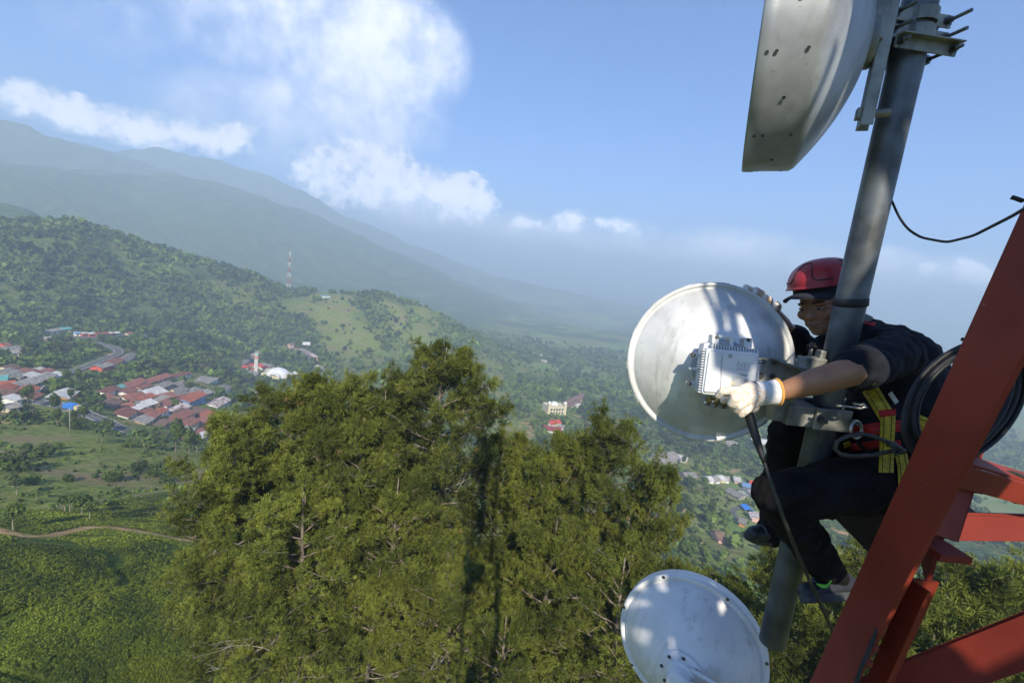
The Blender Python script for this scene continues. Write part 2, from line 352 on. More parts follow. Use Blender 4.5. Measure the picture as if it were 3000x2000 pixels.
ROOF = {'rust': roof_mat('rusty_roof', (.27, .105, .075), (.16, .065, .052)), 'grey': roof_mat('weathered_roof', (.29, .27, .25), (.16, .145, .135)),
        'white': roof_mat('pale_sheet_roof', (.56, .55, .54), (.36, .35, .34)), 'orange': roof_mat('orange_tile_roof', (.42, .13, .07), (.28, .08, .05)),
        'teal': roof_mat('teal_sheet_roof', (.12, .33, .32), (.07, .22, .22)), 'maroon': roof_mat('maroon_roof', (.26, .055, .06), (.16, .035, .04)),
        'brown': roof_mat('brown_tile_roof', (.2, .12, .09), (.12, .075, .06)), 'blue': roof_mat('blue_sheet_roof', (.16, .3, .5), (.12, .22, .4)),
        'mix': roof_mat('patched_rusty_roof', (.62, .58, .56), (.17, .06, .055)), 'red': roof_mat('bright_red_roof', (.5, .06, .05), (.36, .05, .045))}
WALL = {'cream': mat('cream_plaster', (.62, .55, .38), .9, scale=.6, extra=tint_extra(.12)), 'white': mat('white_plaster', (.72, .72, .7), .9, scale=.6, extra=tint_extra(.12)),
        'grey': mat('grey_boards', (.3, .28, .25), .9, scale=1., extra=tint_extra(.3)), 'red': mat('red_painted_boards', (.5, .09, .06), .8, scale=1., extra=tint_extra(.2)),
        'green': mat('green_painted_wall', (.2, .45, .16), .8, scale=1.), 'blue': mat('blue_painted_wall', (.14, .26, .5), .8, scale=1.),
        'orange': mat('orange_painted_wall', (.6, .28, .08), .8, scale=1.), 'pink': mat('pink_painted_wall', (.6, .38, .34), .85, scale=1.)}
M_WIN = mat('dark_window_glass', (.03, .035, .045), .15, spec=.6); M_DOOR = mat('brown_wooden_door', (.12, .07, .04), .7, scale=2.)
M_ASPH = mat('road_asphalt', (.12, .118, .12), .9, scale=.8, var=.2, spec=.2); M_LINE = mat('road_paint', (.7, .7, .68), .8)

class MB:
    """collects boxes, prisms and tubes into one mesh"""
    def __init__(s): s.v = []; s.f = []; s.m = []; s.sm = []
    def add(s, vs, fs, mi=0, smooth=False):
        o = len(s.v); s.v += [tuple(map(float, v)) for v in vs]; s.f += [tuple(i+o for i in f) for f in fs]; s.m += [mi]*len(fs); s.sm += [smooth]*len(fs); return s
    def box(s, c, size, M=None, mi=0):
        x, y, z = [q/2 for q in size]; vs = [Vector((sx*x, sy*y, sz*z)) for sz in (-1, 1) for sy in (-1, 1) for sx in (-1, 1)]
        if M is not None: vs = [M @ v for v in vs]
        vs = [v+Vector(c) for v in vs]
        return s.add(vs, [(0, 2, 3, 1), (4, 5, 7, 6), (0, 1, 5, 4), (2, 6, 7, 3), (0, 4, 6, 2), (1, 3, 7, 5)], mi)
    def hexa(s, vs, mi=0): return s.add(vs, [(0, 3, 2, 1), (4, 5, 6, 7), (0, 1, 5, 4), (1, 2, 6, 5), (2, 3, 7, 6), (3, 0, 4, 7)], mi)
    def prism(s, pts, M, h, mi=0, h0=0.0):
        n = len(pts); vs = [M @ Vector((p[0], p[1], h0)) for p in pts]+[M @ Vector((p[0], p[1], h)) for p in pts]
        return s.add(vs, [tuple(range(n))[::-1], tuple(range(n, 2*n))]+[(i, (i+1) % n, n+(i+1) % n, n+i) for i in range(n)], mi)
    def tube(s, pts, r, n=10, mi=0, cap=True, closed=False):
        pts = [Vector(tuple(map(float, p))) for p in pts]; rs = r if isinstance(r, (list, tuple)) else [r]*len(pts); N = len(pts)
        if N < 2: return s
        t0 = (pts[1]-pts[0]).normalized(); up = Vector((0, 0, 1)) if abs(t0.z) < .9 else Vector((1, 0, 0)); u = t0.cross(up).normalized()
        vs = []
        for i, p in enumerate(pts):
            if closed: t = (pts[(i+1) % N]-pts[i-1])
            else: t = (pts[min(i+1, N-1)]-pts[max(i-1, 0)])
            t.normalize(); u = (u-t*u.dot(t)).normalized(); w = t.cross(u)
            vs += [p+(u*math.cos(2*math.pi*k/n)+w*math.sin(2*math.pi*k/n))*rs[i] for k in range(n)]
        fs = [(i*n+k, i*n+(k+1) % n, ((i+1) % N)*n+(k+1) % n, ((i+1) % N)*n+k) for i in range(N if closed else N-1) for k in range(n)]
        o = len(s.v); s.add(vs, fs, mi, True)
        if cap and not closed: s.f += [tuple(range(o, o+n))[::-1], tuple(range(o+(N-1)*n, o+N*n))]; s.m += [mi]*2; s.sm += [False]*2
        return s
    def lathe(s, prof, M, n=48, mi=0, smooth=True):
        """prof: (radius, height) along M's z axis"""
        vs = []; K = len(prof)
        for (r, h) in prof: vs += [M @ Vector((r*math.cos(2*math.pi*k/n), r*math.sin(2*math.pi*k/n), h)) for k in range(n)]
        return s.add(vs, [(i*n+k, i*n+(k+1) % n, (i+1)*n+(k+1) % n, (i+1)*n+k) for i in range(K-1) for k in range(n)], mi, smooth)
    def build(s, name, mats, parent=None, at=None, bevel=0.0, seg=2, smooth=None):
        me = bpy.data.meshes.new(name); vs = s.v
        if at is not None: vs = [(v[0]-at[0], v[1]-at[1], v[2]-at[2]) for v in vs]
        me.from_pydata(vs, [], s.f)
        for m in (mats if isinstance(mats, (list, tuple)) else [mats]): me.materials.append(m)
        me.polygons.foreach_set('material_index', s.m); me.polygons.foreach_set('use_smooth', s.sm if smooth is None else [smooth]*len(s.f)); me.update()
        o = link(bpy.data.objects.new(name, me), parent)
        if at is not None and parent is None: o.location = at
        if bevel:
            b = o.modifiers.new('bevel', 'BEVEL'); b.width = bevel; b.segments = seg; b.limit_method = 'ANGLE'; b.angle_limit = rad(40); b.harden_normals = False
        return o

def house(a, b, wid_, roof, wall, label, group, hgt_w=2.7, pitch=.38, small=False, gable=True, name='house', cat='house', storeys=1, lift=4.0):
    wid = wid_*1.12; A = ground_l(*a, lift); B = ground_l(*b, lift); c = (A+B)/2; d = B-A; L = max(4.0, float(np.hypot(d[0], d[1]))); ang = math.atan2(d[1], d[0])
    z = float(min(hgt(c[0]+ux, c[1]+uy) for ux in (-wid/2, wid/2) for uy in (-wid/2, wid/2)))
    e = empty(name, (c[0], c[1], z-.2), label, cat, group, ang); EXCL.append((c[0], c[1], max(min(L, wid*1.7), wid)*.5+.5)); 
    cn = math.hypot(c[0], c[1]); EXCL.append((c[0]*(1-6/cn), c[1]*(1-6/cn), max(min(L, wid*1.5), wid)*.5+1.5))
    if L > wid*1.6:
        for t in (-.35, .35): EXCL.append((c[0]+d[0]*t, c[1]+d[1]*t, wid*.55+.5))
    h = hgt_w*storeys+1.0; w = wid; rh = w/2*pitch
    m = MB(); m.box((0, 0, h/2-1), (L-.8, w-.8, h+2))
    if gable: m.add([(-L/2+.4, -w/2+.4, h), (-L/2+.4, w/2-.4, h), (-L/2+.4, 0, h+rh-.12), (L/2-.4, -w/2+.4, h), (L/2-.4, w/2-.4, h), (L/2-.4, 0, h+rh-.12)], [(0, 2, 1), (3, 4, 5)])
    m.build('wall', WALL[wall], e)
    r = MB(); o = .5; t = .14; rl = L/2+o; rw = w/2+o; zr = h+rh; ze = h-o*pitch; hip = 0 if gable else min(rl-.6, rw)
    P4 = [(-rl+0, -rw, ze), (rl, -rw, ze), (rl-hip, 0, zr), (-rl+hip, 0, zr), (-rl, rw, ze), (rl, rw, ze)]
    up = [(x, y, q+t) for (x, y, q) in P4]
    r.add(P4+up, [(0, 1, 2, 3)[::-1], (3, 2, 5, 4)[::-1], (6, 7, 8, 9), (9, 8, 11, 10), (0, 1, 7, 6), (5, 4, 10, 11)] + ([(1, 2, 8, 7), (2, 5, 11, 8), (4, 3, 9, 10), (3, 0, 6, 9)] if gable else [(7, 11, 8), (10, 6, 9), (1, 5, 11, 7), (4, 0, 6, 10)]))
    r.build('roof', ROOF[roof], e)
    if not small:
        n = max(1, int(L/4.5))
        for s_ in range(storeys):
            for k in range(n):
                x = -L/2+L*(k+.5)/n
                for sy in (-1, 1):
                    if s_ == 0 and k == n//2 and sy == -1:
                        q = MB(); q.box((x, sy*(w/2-.38), 1+1.0), (1.0, .1, 2.0)); q.build('door', M_DOOR, e)
                    else:
                        q = MB(); q.box((x, sy*(w/2-.38), 1+s_*hgt_w+1.5), (1.3, .1, 1.0)); q.build('window', M_WIN, e)
    return e

def zc(x0, y0, k):                     # helper for contour coordinates surveyed on enlargements
    return lambda x, y: (x0+x/k, y0+y/k)
A1 = zc(0, 900, 3.36); A2 = zc(600, 700, 3.136); A6 = zc(1400, 900, 2.24)
G1 = 'houses of the village in the valley'
HOUSES = [
 (A1, 980, 800, 1115, 780, 7, 'rust', 'white', 'short rust roofed house, leftmost of the back row of the village'),
 (A1, 1165, 755, 1385, 715, 8, 'rust', 'white', 'long rust roofed house beside the small green shed'),
 (A1, 1410, 690, 1640, 665, 8, 'rust', 'pink', 'long rust roofed house with a pink gable end'),
 (A1, 1650, 650, 1845, 636, 7, 'rust', 'white', 'long rust roofed house highest in the village, next to the big grey hipped roof'),
 (A1, 1870, 690, 2050, 655, 15, 'grey', 'white', 'big white hall under a broad grey hipped roof'),
 (A1, 1500, 745, 1655, 735, 8, 'grey', 'grey', 'grey roofed house below the pink gable house'),
 (A1, 1690, 725, 1800, 722, 9, 'grey', 'cream', 'upper of two grey roofed cream houses standing one behind the other'),
 (A1, 1690, 778, 1800, 778, 9, 'grey', 'cream', 'lower of two grey roofed cream houses standing one behind the other'),
 (A1, 1650, 822, 1790, 820, 9, 'grey', 'grey', 'low grey roofed house in front of the two cream houses'),
 (A1, 1330, 800, 1560, 790, 14, 'white', 'grey', 'wide pale sheet roofed house in the middle of the village'),
 (A1, 1195, 840, 1390, 845, 13, 'rust', 'white', 'broad rust roofed house with a white gable near the village centre'),
 (A1, 1490, 832, 1680, 842, 10, 'rust', 'green', 'rust roofed house with a green wall'),
 (A1, 1842, 850, 1925, 788, 9, 'grey', 'cream', 'grey roofed house whose cream gable faces the slope'),
 (A1, 1935, 815, 2040, 808, 9, 'grey', 'grey', 'grey roofed house right of the cream gable house'),
 (A1, 2085, 802, 2215, 775, 9, 'grey', 'white', 'lone grey roofed house at the village edge below the hall'),
 (A1, 1785, 893, 1955, 870, 10, 'orange', 'blue', 'two storey blue house under an orange tile roof'),
 (A1, 2065, 922, 2200, 890, 10, 'mix', 'white', 'tin patched rusty house on the right edge of the village'),
 (A1, 1120, 918, 1285, 938, 10, 'rust', 'grey', 'rust roofed house with a pale eave, lower left of the village'),
 (A1, 1255, 962, 1400, 950, 6, 'white', 'grey', 'narrow pale roof wedged between two rust roofs'),
 (A1, 1385, 905, 1480, 898, 9, 'white', 'grey', 'small bright white roofed house in the village centre'),
 (A1, 1492, 905, 1565, 918, 8, 'brown', 'grey', 'small brown roofed house right of the bright white roof'),
 (A1, 1290, 985, 1480, 992, 12, 'rust', 'grey', 'broad plain rust roof at the lower left of the village'),
 (A1, 1600, 982, 1810, 955, 8, 'mix', 'white', 'long patched roof house in front of the blue house'),
 (A1, 1620, 1047, 1855, 1020, 8, 'rust', 'cream', 'upper of two long rust roofs at the foot of the village'),
 (A1, 1650, 1122, 1895, 1100, 8, 'rust', 'cream', 'lower of two long rust roofs at the foot of the village'),
 (A1, 1905, 1080, 2085, 1062, 12, 'rust', 'cream', 'rust roofed house with a cream gable, upper of the pair beside bare soil'),
 (A1, 1985, 1182, 2135, 1162, 12, 'rust', 'cream', 'rust roofed house with a cream gable, lowest of the village'),
 (A1, 1893, 1203, 1985, 1190, 7, 'rust', 'grey', 'small rust roofed shack left of the lowest cream gable'),
 (A1, 1925, 1245, 2010, 1225, 5, 'white', 'grey', 'tiny white sheet roofed lean-to at the lowest corner of the village'),
 (A1, 1090, 862, 1180, 882, 7, 'brown', 'grey', 'dark brown roofed house at the left end of the village centre'),
 (A1, 548, 832, 662, 808, 9, 'white', 'orange', 'lone white roofed house with an orange wall beside the big tree'),
 (A1, 1340, 762, 1455, 750, 6, 'rust', 'grey', 'small rust roofed shed below the pink gable'),
 (A1, 1150, 765, 1195, 760, 5, 'teal', 'green', 'tiny green shed in the back row'),
 (A1, 0, 622, 88, 612, 10, 'grey', 'grey', 'grey roofed house uppermost at the left roadside cluster'),
 (A1, -20, 665, 75, 672, 11, 'teal', 'grey', 'dark teal roofed building in the left roadside cluster'),
 (A1, 85, 655, 150, 640, 9, 'grey', 'grey', 'small grey roofed house right of the teal roof'),
 (A1, 228, 655, 318, 645, 9, 'white', 'grey', 'pale roofed house behind the long roadside row'),
 (A1, 335, 690, 470, 655, 8, 'grey', 'white', 'long pale grey roof of the roadside row'),
 (A1, 465, 655, 560, 640, 8, 'white', 'white', 'white roofed end house of the roadside row'),
 (A1, 165, 720, 330, 706, 9, 'grey', 'green', 'low grey roofed shop with a yellow green wall on the bend'),
 (A1, 0, 722, 145, 732, 10, 'orange', 'red', 'red brown tiled shop left of the bend'),
 (A1, 0, 815, 185, 832, 13, 'brown', 'grey', 'large brown roof beside the road junction at the left edge'),
 (A1, 35, 885, 125, 868, 7, 'white', 'white', 'small white house below the road junction'),
 (A1, 10, 398, 190, 398, 10, 'grey', 'red', 'grey roofed building above the banana grove at the left edge'),
 (A1, 0, 362, 60, 356, 8, 'rust', 'red', 'small red roofed house uppermost at the left edge'),
 (A1, 92, 432, 180, 430, 6, 'grey', 'white', 'white walled shed under the grey roofed building at the left edge'),
 (A1, 335, 600, 400, 592, 6, 'mix', 'pink', 'tiny pink house hidden in trees left of the road, left one of two'),
 (A1, 415, 612, 478, 602, 6, 'rust', 'pink', 'tiny rust roofed house hidden in trees, right one of two'),
 (A1, 940, 572, 1060, 548, 8, 'grey', 'red', 'roadside stall row with a red end wall'),
 (A1, 1062, 540, 1160, 505, 8, 'rust', 'white', 'rust roofed roadside stall, middle of the row below the bend'),
 (A1, 1165, 508, 1300, 465, 8, 'grey', 'blue', 'grey roofed roadside stall with a blue front at the upper end of the row'),
 (A1, 428, 228, 575, 212, 7, 'grey', 'white', 'long grey roofed building at the forest edge above the car park'),
 (A1, 582, 207, 680, 202, 7, 'teal', 'white', 'teal roofed building at the forest edge above the car park'),
 (A1, 432, 292, 492, 292, 5, 'grey', 'pink', 'small pink shack under trees left of the car park'),
 (A1, 726, 247, 790, 245, 5, 'blue', 'white', 'blue roofed kiosk, leftmost of the kiosk row'),
 (A1, 793, 249, 853, 247, 5, 'mix', 'red', 'patched kiosk second from the left in the kiosk row'),
 (A1, 860, 251, 928, 249, 5, 'white', 'red', 'white roofed red kiosk in the kiosk row'),
 (A1, 933, 253, 980, 250, 5, 'maroon', 'red', 'maroon roofed kiosk in the middle of the kiosk row'),
 (A1, 985, 250, 1050, 246, 5, 'orange', 'pink', 'orange roofed pink kiosk in the kiosk row'),
 (A1, 1055, 247, 1104, 243, 5, 'mix', 'red', 'patched kiosk next to the green and white one'),
 (A1, 1108, 242, 1160, 240, 5, 'white', 'green', 'green and white kiosk at the right end of the kiosk row'),
 (A1, 1240, 247, 1298, 246, 5, 'rust', 'cream', 'lone cream hut right of the kiosk row'),
]
G2 = 'houses around the domed mosque'
HOUSES += [
 (A2, 312, 1128, 385, 1158, 7, 'red', 'white', 'bright red roof farthest left of the mosque', G2),
 (A2, 392, 1116, 505, 1150, 7, 'red', 'white', 'bright red roof behind the minaret', G2),
 (A2, 508, 1150, 580, 1188, 7, 'red', 'white', 'bright red roof between minaret and dome', G2),
 (A2, 402, 1162, 450, 1186, 7, 'orange', 'white', 'short orange roof left of the minaret', G2),
 (A2, 375, 1222, 440, 1212, 12, 'grey', 'cream', 'grey roofed cream hall at the minaret foot', G2),
 (A2, 540, 1138, 622, 1172, 7, 'grey', 'grey', 'grey roofed row behind the white dome', G2),
 (A2, 305, 1112, 418, 1080, 7, 'grey', 'grey', 'grey roofed row up the street from the mosque', G2),
 (A2, 425, 1066, 492, 1020, 6, 'mix', 'grey', 'patched roofs at the top of the street from the mosque', G2),
 (A2, 830, 1222, 890, 1248, 7, 'white', 'grey', 'pale roofed house right of the white dome', G2),
 (A2, 700, 1205, 800, 1240, 6, 'white', 'pink', 'pale roofed annex in front of the dome', G2),
 (A2, 392, 1405, 462, 1400, 6, 'white', 'pink', 'white roofed pink hut below the mosque', G2),
 (A2, 672, 992, 740, 990, 8, 'grey', 'grey', 'low grey roof left of the hairpin bend', G2),
 (A2, 770, 975, 812, 970, 7, 'brown', 'pink', 'two storey brown shop above the hairpin bend', G2),
 (A2, 820, 996, 862, 998, 5, 'brown', 'grey', 'brown stall under the billboard, left one', G2),
 (A2, 872, 1008, 930, 1018, 5, 'grey', 'grey', 'grey stall under the billboard, right one', G2),
 (A2, 932, 1022, 985, 1048, 5, 'grey', 'grey', 'grey stall halfway down the hairpin bend', G2),
 (A2, 988, 1055, 1040, 1092, 6, 'mix', 'pink', 'patched stall at the lower end of the hairpin bend', G2),
 (A2, 1038, 1160, 1068, 1192, 8, 'mix', 'grey', 'lone patched roof in the trees below the hairpin bend', G2),
 (A2, 1070, 518, 1115, 517, 6, 'blue', 'white', 'blue roofed hut on the ridge, left one', 'huts on the ridge'),
 (A2, 1120, 516, 1160, 515, 6, 'teal', 'white', 'teal roofed hut on the ridge beside the blue one', 'huts on the ridge'),
 (A2, 1382, 492, 1415, 492, 6, 'white', 'white', 'white hut on the ridge left of the lone tree', 'huts on the ridge'),
 (A2, 1420, 495, 1450, 495, 5, 'white', 'white', 'smaller white hut nearest the lone ridge tree', 'huts on the ridge'),
]
G3 = 'houses scattered over the plain'
HOUSES += [
 (A6, 395, 303, 420, 312, 9, 'white', 'white', 'white roofed house, upper left of the far hamlet', G3),
 (A6, 425, 318, 455, 328, 9, 'grey', 'white', 'grey roofed house in the middle of the far hamlet', G3),
 (A6, 415, 342, 450, 348, 9, 'mix', 'white', 'patched house lowest in the far hamlet', G3),
 (A6, 458, 322, 486, 330, 9, 'white', 'cream', 'pale house on the right of the far hamlet', G3),
 (A6, 548, 618, 705, 577, 12, 'brown', 'cream', 'very long brown roof behind the cream mosque', G3),
 (A6, 560, 640, 660, 622, 8, 'brown', 'cream', 'second brown roof behind the cream mosque', G3),
 (A6, 640, 636, 665, 634, 6, 'white', 'white', 'tiny white hut at the end of the brown roofs', G3),
 (A6, 432, 782, 545, 796, 12, 'maroon', 'white', 'maroon roofed house below the cream mosque', G3),
 (A6, 462, 752, 528, 745, 9, 'red', 'white', 'red roofed upper wing beside the maroon house', G3),
 (A6, 538, 772, 568, 778, 7, 'grey', 'white', 'small grey roof right of the maroon house', G3),
 (A6, 1165, 980, 1280, 965, 16, 'grey', 'grey', 'big grey factory shed with a low roof', G3),
 (A6, 1265, 952, 1375, 988, 10, 'white', 'white', 'long white factory shed beside the grey one', G3),
 (A6, 1590, 868, 1700, 892, 12, 'grey', 'grey', 'hazy grey shed far below the held dish', G3),
 (A6, 1790, 862, 1900, 880, 16, 'white', 'grey', 'hazy pale hall left of the far knee', G3),
 (A6, 1345, 1085, 1420, 1092, 10, 'grey', 'pink', 'grey brown roof half hidden by the right pine', G3),
 (A6, 1500, 1112, 1530, 1114, 8, 'white', 'white', 'white house leftmost of the valley row', G3),
 (A6, 1535, 1114, 1565, 1112, 8, 'grey', 'white', 'grey roofed house second in the valley row', G3),
 (A6, 1570, 1108, 1605, 1110, 8, 'white', 'cream', 'pale house third in the valley row', G3),
 (A6, 1612, 1110, 1645, 1116, 8, 'mix', 'white', 'patched house fourth in the valley row', G3),
 (A6, 1678, 1112, 1720, 1122, 9, 'white', 'pink', 'white arched roof between the valley row and the red roof', G3),
 (A6, 1790, 1138, 1870, 1165, 10, 'red', 'cream', 'long bright red roof beside the worker\'s knee', G3),
 (A6, 1742, 1148, 1792, 1164, 8, 'blue', 'grey', 'blue grey roof left of the bright red roof', G3),
 (A6, 1650, 1188, 1745, 1230, 9, 'grey', 'grey', 'grey brown row house at the edge of the playing field', G3),
 (A6, 1765, 1204, 1840, 1206, 14, 'grey', 'white', 'large pale grey school roof beside the worker\'s knee', G3),
 (A6, 1725, 1382, 1755, 1392, 8, 'grey', 'orange', 'grey roofed house with an orange wall below the blue tarpaulin', G3),
 (A6, 1555, 1478, 1605, 1485, 9, 'brown', 'pink', 'brown roofed house lowest in the valley', G3),
 (A6, 1828, 1350, 1850, 1380, 8, 'mix', 'pink', 'patched house half hidden behind the shin', G3),
]
EXTRA = [(1020, 850), (1060, 905), (1235, 800), (1420, 870), (1560, 870), (1600, 905), (1740, 1000), (1450, 1040), (1540, 990), (1380, 1060), (1760, 870), (1880, 1000), (1980, 1010), (2010, 1040), (1800, 1170), (1840, 1240), (1560, 1100), (1190, 990), (250, 790), (120, 770), (200, 610), (60, 580), (300, 640), (30, 780), (100, 950), (240, 850)]
def build_houses():
    for k, (x, y) in enumerate(EXTRA):
        w = 6+(k*7 % 4); a, b = A1(x-38-(k*13 % 20), y+(k % 3)*5), A1(x+38+(k*5 % 22), y-6-(k % 4)*5)
        house(a, b, w, ('rust', 'brown', 'rust', 'orange', 'grey')[k % 5], ('cream', 'grey', 'white')[k % 3], ['small low house squeezed between the bigger roofs of the village', 'small low house among the roadside roofs at the left edge'][int(x < 400)], 'small infill houses of the village' if x >= 400 else 'small infill houses by the road')
    for h in HOUSES:
        c, x1, y1, x2, y2, w, rf, wl, lab = h[:9]; g = h[9] if len(h) > 9 else G1
        a, b = c(x1, y1), c(x2, y2); sm = g != G1
        house(a, b, w, rf, wl, lab, g, small=sm, gable=not ('hipped' in lab), storeys=2 if 'two storey' in lab else 1,
              name='kiosk' if 'kiosk' in lab else 'shed' if 'shed' in lab else 'market_stall' if 'stall' in lab else 'hut' if 'hut' in lab else 'house',
              cat='kiosk' if 'kiosk' in lab else 'shed' if 'shed' in lab else 'stall' if 'stall' in lab else 'hut' if 'hut' in lab else 'house')
build_houses()

def smooth_line(pts, n):
    P_ = np.array(pts, float); t = np.concatenate([[0], np.cumsum(np.hypot(*np.diff(P_[:, :2], axis=0).T))]); u = np.linspace(0, t[-1], n)
    q = np.stack([np.interp(u, t, P_[:, i]) for i in range(P_.shape[1])], -1)
    for _ in range(max(2, n//14)): q[1:-1] = (q[:-2]+2*q[1:-1]+q[2:])/4
    return q
def road(pts, width, name, label, mark=True):
    q = smooth_line(pts, 90); d = np.gradient(q[:, :2], axis=0); d /= np.linalg.norm(d, axis=1)[:, None]; nrm = np.stack([-d[:, 1], d[:, 0]], -1)
    zc_ = np.max([hgt(q[:, 0]+nrm[:, 0]*o, q[:, 1]+nrm[:, 1]*o) for o in np.linspace(-width/2, width/2, 5)], axis=0)+.35
    for _ in range(3): zc_[1:-1] = np.maximum(zc_[1:-1], (zc_[:-2]+zc_[2:])/2)
    for k in range(0, 90, 3): EXCL.append((q[k, 0], q[k, 1], width*.5+3)); cn = math.hypot(q[k, 0], q[k, 1]); EXCL.append((q[k, 0]*(1-7/cn), q[k, 1]*(1-7/cn), width*.5+2))
    def strip(o0, o1, dz, th):
        a = np.column_stack([q[:, :2]+nrm*o0, zc_+dz]); b = np.column_stack([q[:, :2]+nrm*o1, zc_+dz]); v = np.vstack([a, b, a-[0, 0, th], b-[0, 0, th]]); n = 90; i = np.arange(n-1)
        f = np.concatenate([np.stack([i, i+1, n+i+1, n+i], -1)[:, ::-1], np.stack([i, 2*n+i, 2*n+i+1, i+1], -1)[:, ::-1], np.stack([n+i, n+i+1, 3*n+i+1, 3*n+i], -1)[:, ::-1]])
        return v, f
    v, f = strip(-width/2, width/2, 0, 2.0); o = np_obj(name, v, f, M_ASPH); tag(o, label, kind='structure')
    if mark:
        for sgn in (-1, 1):
            v, f = strip(sgn*(width/2-.35)-.12, sgn*(width/2-.35)+.12, .01, .005); tag(np_obj('road_marking', v, f, M_LINE, o), kind='structure')
RD1 = [ground_l(*A1(x, y)) for x, y in [(395, 745), (385, 775), (345, 810), (300, 860), (305, 900), (345, 935), (430, 955), (560, 975), (690, 1020), (830, 1072), (1000, 1140), (1150, 1205), (1270, 1245), (1380, 1290)]]
RD2 = [ground_l(*A1(x, y)) for x, y in [(560, 690), (700, 640), (870, 580), (1010, 520), (1110, 487), (1165, 462), (1170, 430), (1110, 398), (1040, 378), (980, 365), (930, 345)]]
RD3 = [ground_l(*A1(x, y)) for x, y in [(700, 285), (800, 300), (900, 310), (1000, 300), (1150, 285), (1300, 275), (1450, 285), (1650, 292)]]
RD4 = [ground_l(*A2(x, y)) for x, y in [(660, 1012), (740, 1018), (820, 1022), (880, 1035), (930, 1060), (965, 1095), (990, 1130)]]
road(RD1, 6.5, 'road', 'grey asphalt road curving past the village'); road(RD2, 7, 'road', 'asphalt road bending up from the village')
road(RD3, 12, 'pavement', 'grey car park in front of the kiosks', False); road(RD4, 9, 'road', 'asphalt hairpin bend above the mosque', False)
RD5 = [ground_l(*A6(x, y)) for x, y in [(1740, 1300), (1670, 1335), (1690, 1370), (1720, 1400)]]
road(RD5, 3, 'path', 'pale dirt track on the valley floor', False)

def build_mosque():
    # minaret
    b = ground_l(*A2(470, 1246)); H = 26.0; s = 3.6
    e = empty('minaret', b, 'white square minaret with red balcony and pale green dome', 'minaret', None, .3); EXCL.append((b[0], b[1], 10))
    MW = WALL['white']; m = MB(); m.box((0, 0, H*.4), (s, s, H*.8)); m.build('shaft', MW, e)
    for z, w_, h_ in ((1.2, 6.5, 2.4), (H*.8+.6, 6.2, 1.2), (H*.8+3.3, 4.6, .8)):
        q = MB(); q.box((0, 0, z), (w_, w_, h_)); q.build('balcony', ROOF['orange'], e)
    q = MB(); q.box((0, 0, H*.8+2.1), (3.0, 3.0, 2.0)); q.build('turret', MW, e)
    q = MB(); q.lathe([(2.3*math.cos(t), 2.0*math.sin(t)) for t in np.linspace(0, math.pi/2-.02, 8)], Matrix.Translation((0, 0, H*.8+3.7)), 20); q.build('dome', mat('pale_green_dome', (.35, .62, .42), .6), e)
    for sx in (-1, 0, 1):
        for (ox, oy, dx, dy) in ((sx*1.0, -s/2-.02, .35, .08), (s/2+.02, sx*1.0, .08, .35)):
            q = MB(); q.box((ox, oy, H*.42), (dx, dy, H*.6)); q.build('window', M_DOOR, e)
    # domed hall
    b = ground_l(*A2(672, 1262)); e = empty('mosque', b, 'large white domed mosque with an arched cream entrance', 'mosque', None, .15); EXCL.append((b[0], b[1], 24))
    R_ = 13.5; M_D = mat('white_dome_shell', (.74, .75, .76), .5, scale=.3, var=.08)
    q = MB(); q.lathe([(R_, -2)]+[(R_*math.cos(t), R_*.72*math.sin(t)+1) for t in np.linspace(0, math.pi/2-.01, 14)], Matrix.Identity(4), 40); q.build('dome', M_D, e)
    q = MB(); q.tube([(0, 0, R_*.72+.6), (0, 0, R_*.72+2.5)], .4, 8); q.build('finial', M_D, e)
    for sx, sy, an in ((1, 0, 0), (-1, 0, 0), (0, -1, 1)):
        q = MB(); q.box((sx*R_*.9, sy*R_*.9, 1.5), (10 if not an else 13, 13 if not an else 8, 5)); q.build('wing', WALL['cream'], e)
    arc = [(x, math.sqrt(max(0, 1-(x/7.4)**2))*5.2) for x in np.linspace(-7.4, 7.4, 16)]
    q = MB(); n = len(arc)
    for k in range(n-1):
        (x0, z0), (x1, z1) = arc[k], arc[k+1]; i0, i1 = (x0*.72, z0*.72), (x1*.72, z1*.72)
        q.hexa([(x0, -R_-2.2, z0+2), (x1, -R_-2.2, z1+2), (i1[0], -R_-2.2, i1[1]+2), (i0[0], -R_-2.2, i0[1]+2), (x0, -R_+3, z0+2), (x1, -R_+3, z1+2), (i1[0], -R_+3, i1[1]+2), (i0[0], -R_+3, i0[1]+2)])
    q.build('arch', M_D, e)
    # cream mosque on the plain
    b = ground_l(*A6(495, 690)); e = empty('mosque', b, 'cream two storey mosque with small white domes on the plain', 'mosque', None, .35); EXCL.append((b[0], b[1], 22))
    q = MB(); q.box((0, 0, 4.5), (24, 18, 11)); q.build('wall', WALL['cream'], e)
    for sx in (-1, 1):
        q = MB(); q.box((sx*10.5, -8.0, 6.5), (3.4, 3.4, 15)); q.build('tower', WALL['cream'], e)
        q = MB(); q.lathe([(2.2*math.cos(t), 2.4*math.sin(t)) for t in np.linspace(0, math.pi/2-.02, 6)], Matrix.Translation((sx*10.5, -8, 14)), 14); q.build('dome', M_D, e)
    q = MB(); q.lathe([(4.5*math.cos(t), 4.2*math.sin(t)) for t in np.linspace(0, math.pi/2-.02, 8)], Matrix.Translation((0, 0, 10)), 20); q.build('dome', M_D, e)
    for s_ in (0, 1):
        for k in range(5):
            q = MB(); q.box((-7.4+k*3.7, -9.02, 2.2+s_*4.2), (2.0, .12, 2.6)); q.build('window', M_WIN, e)
build_mosque()

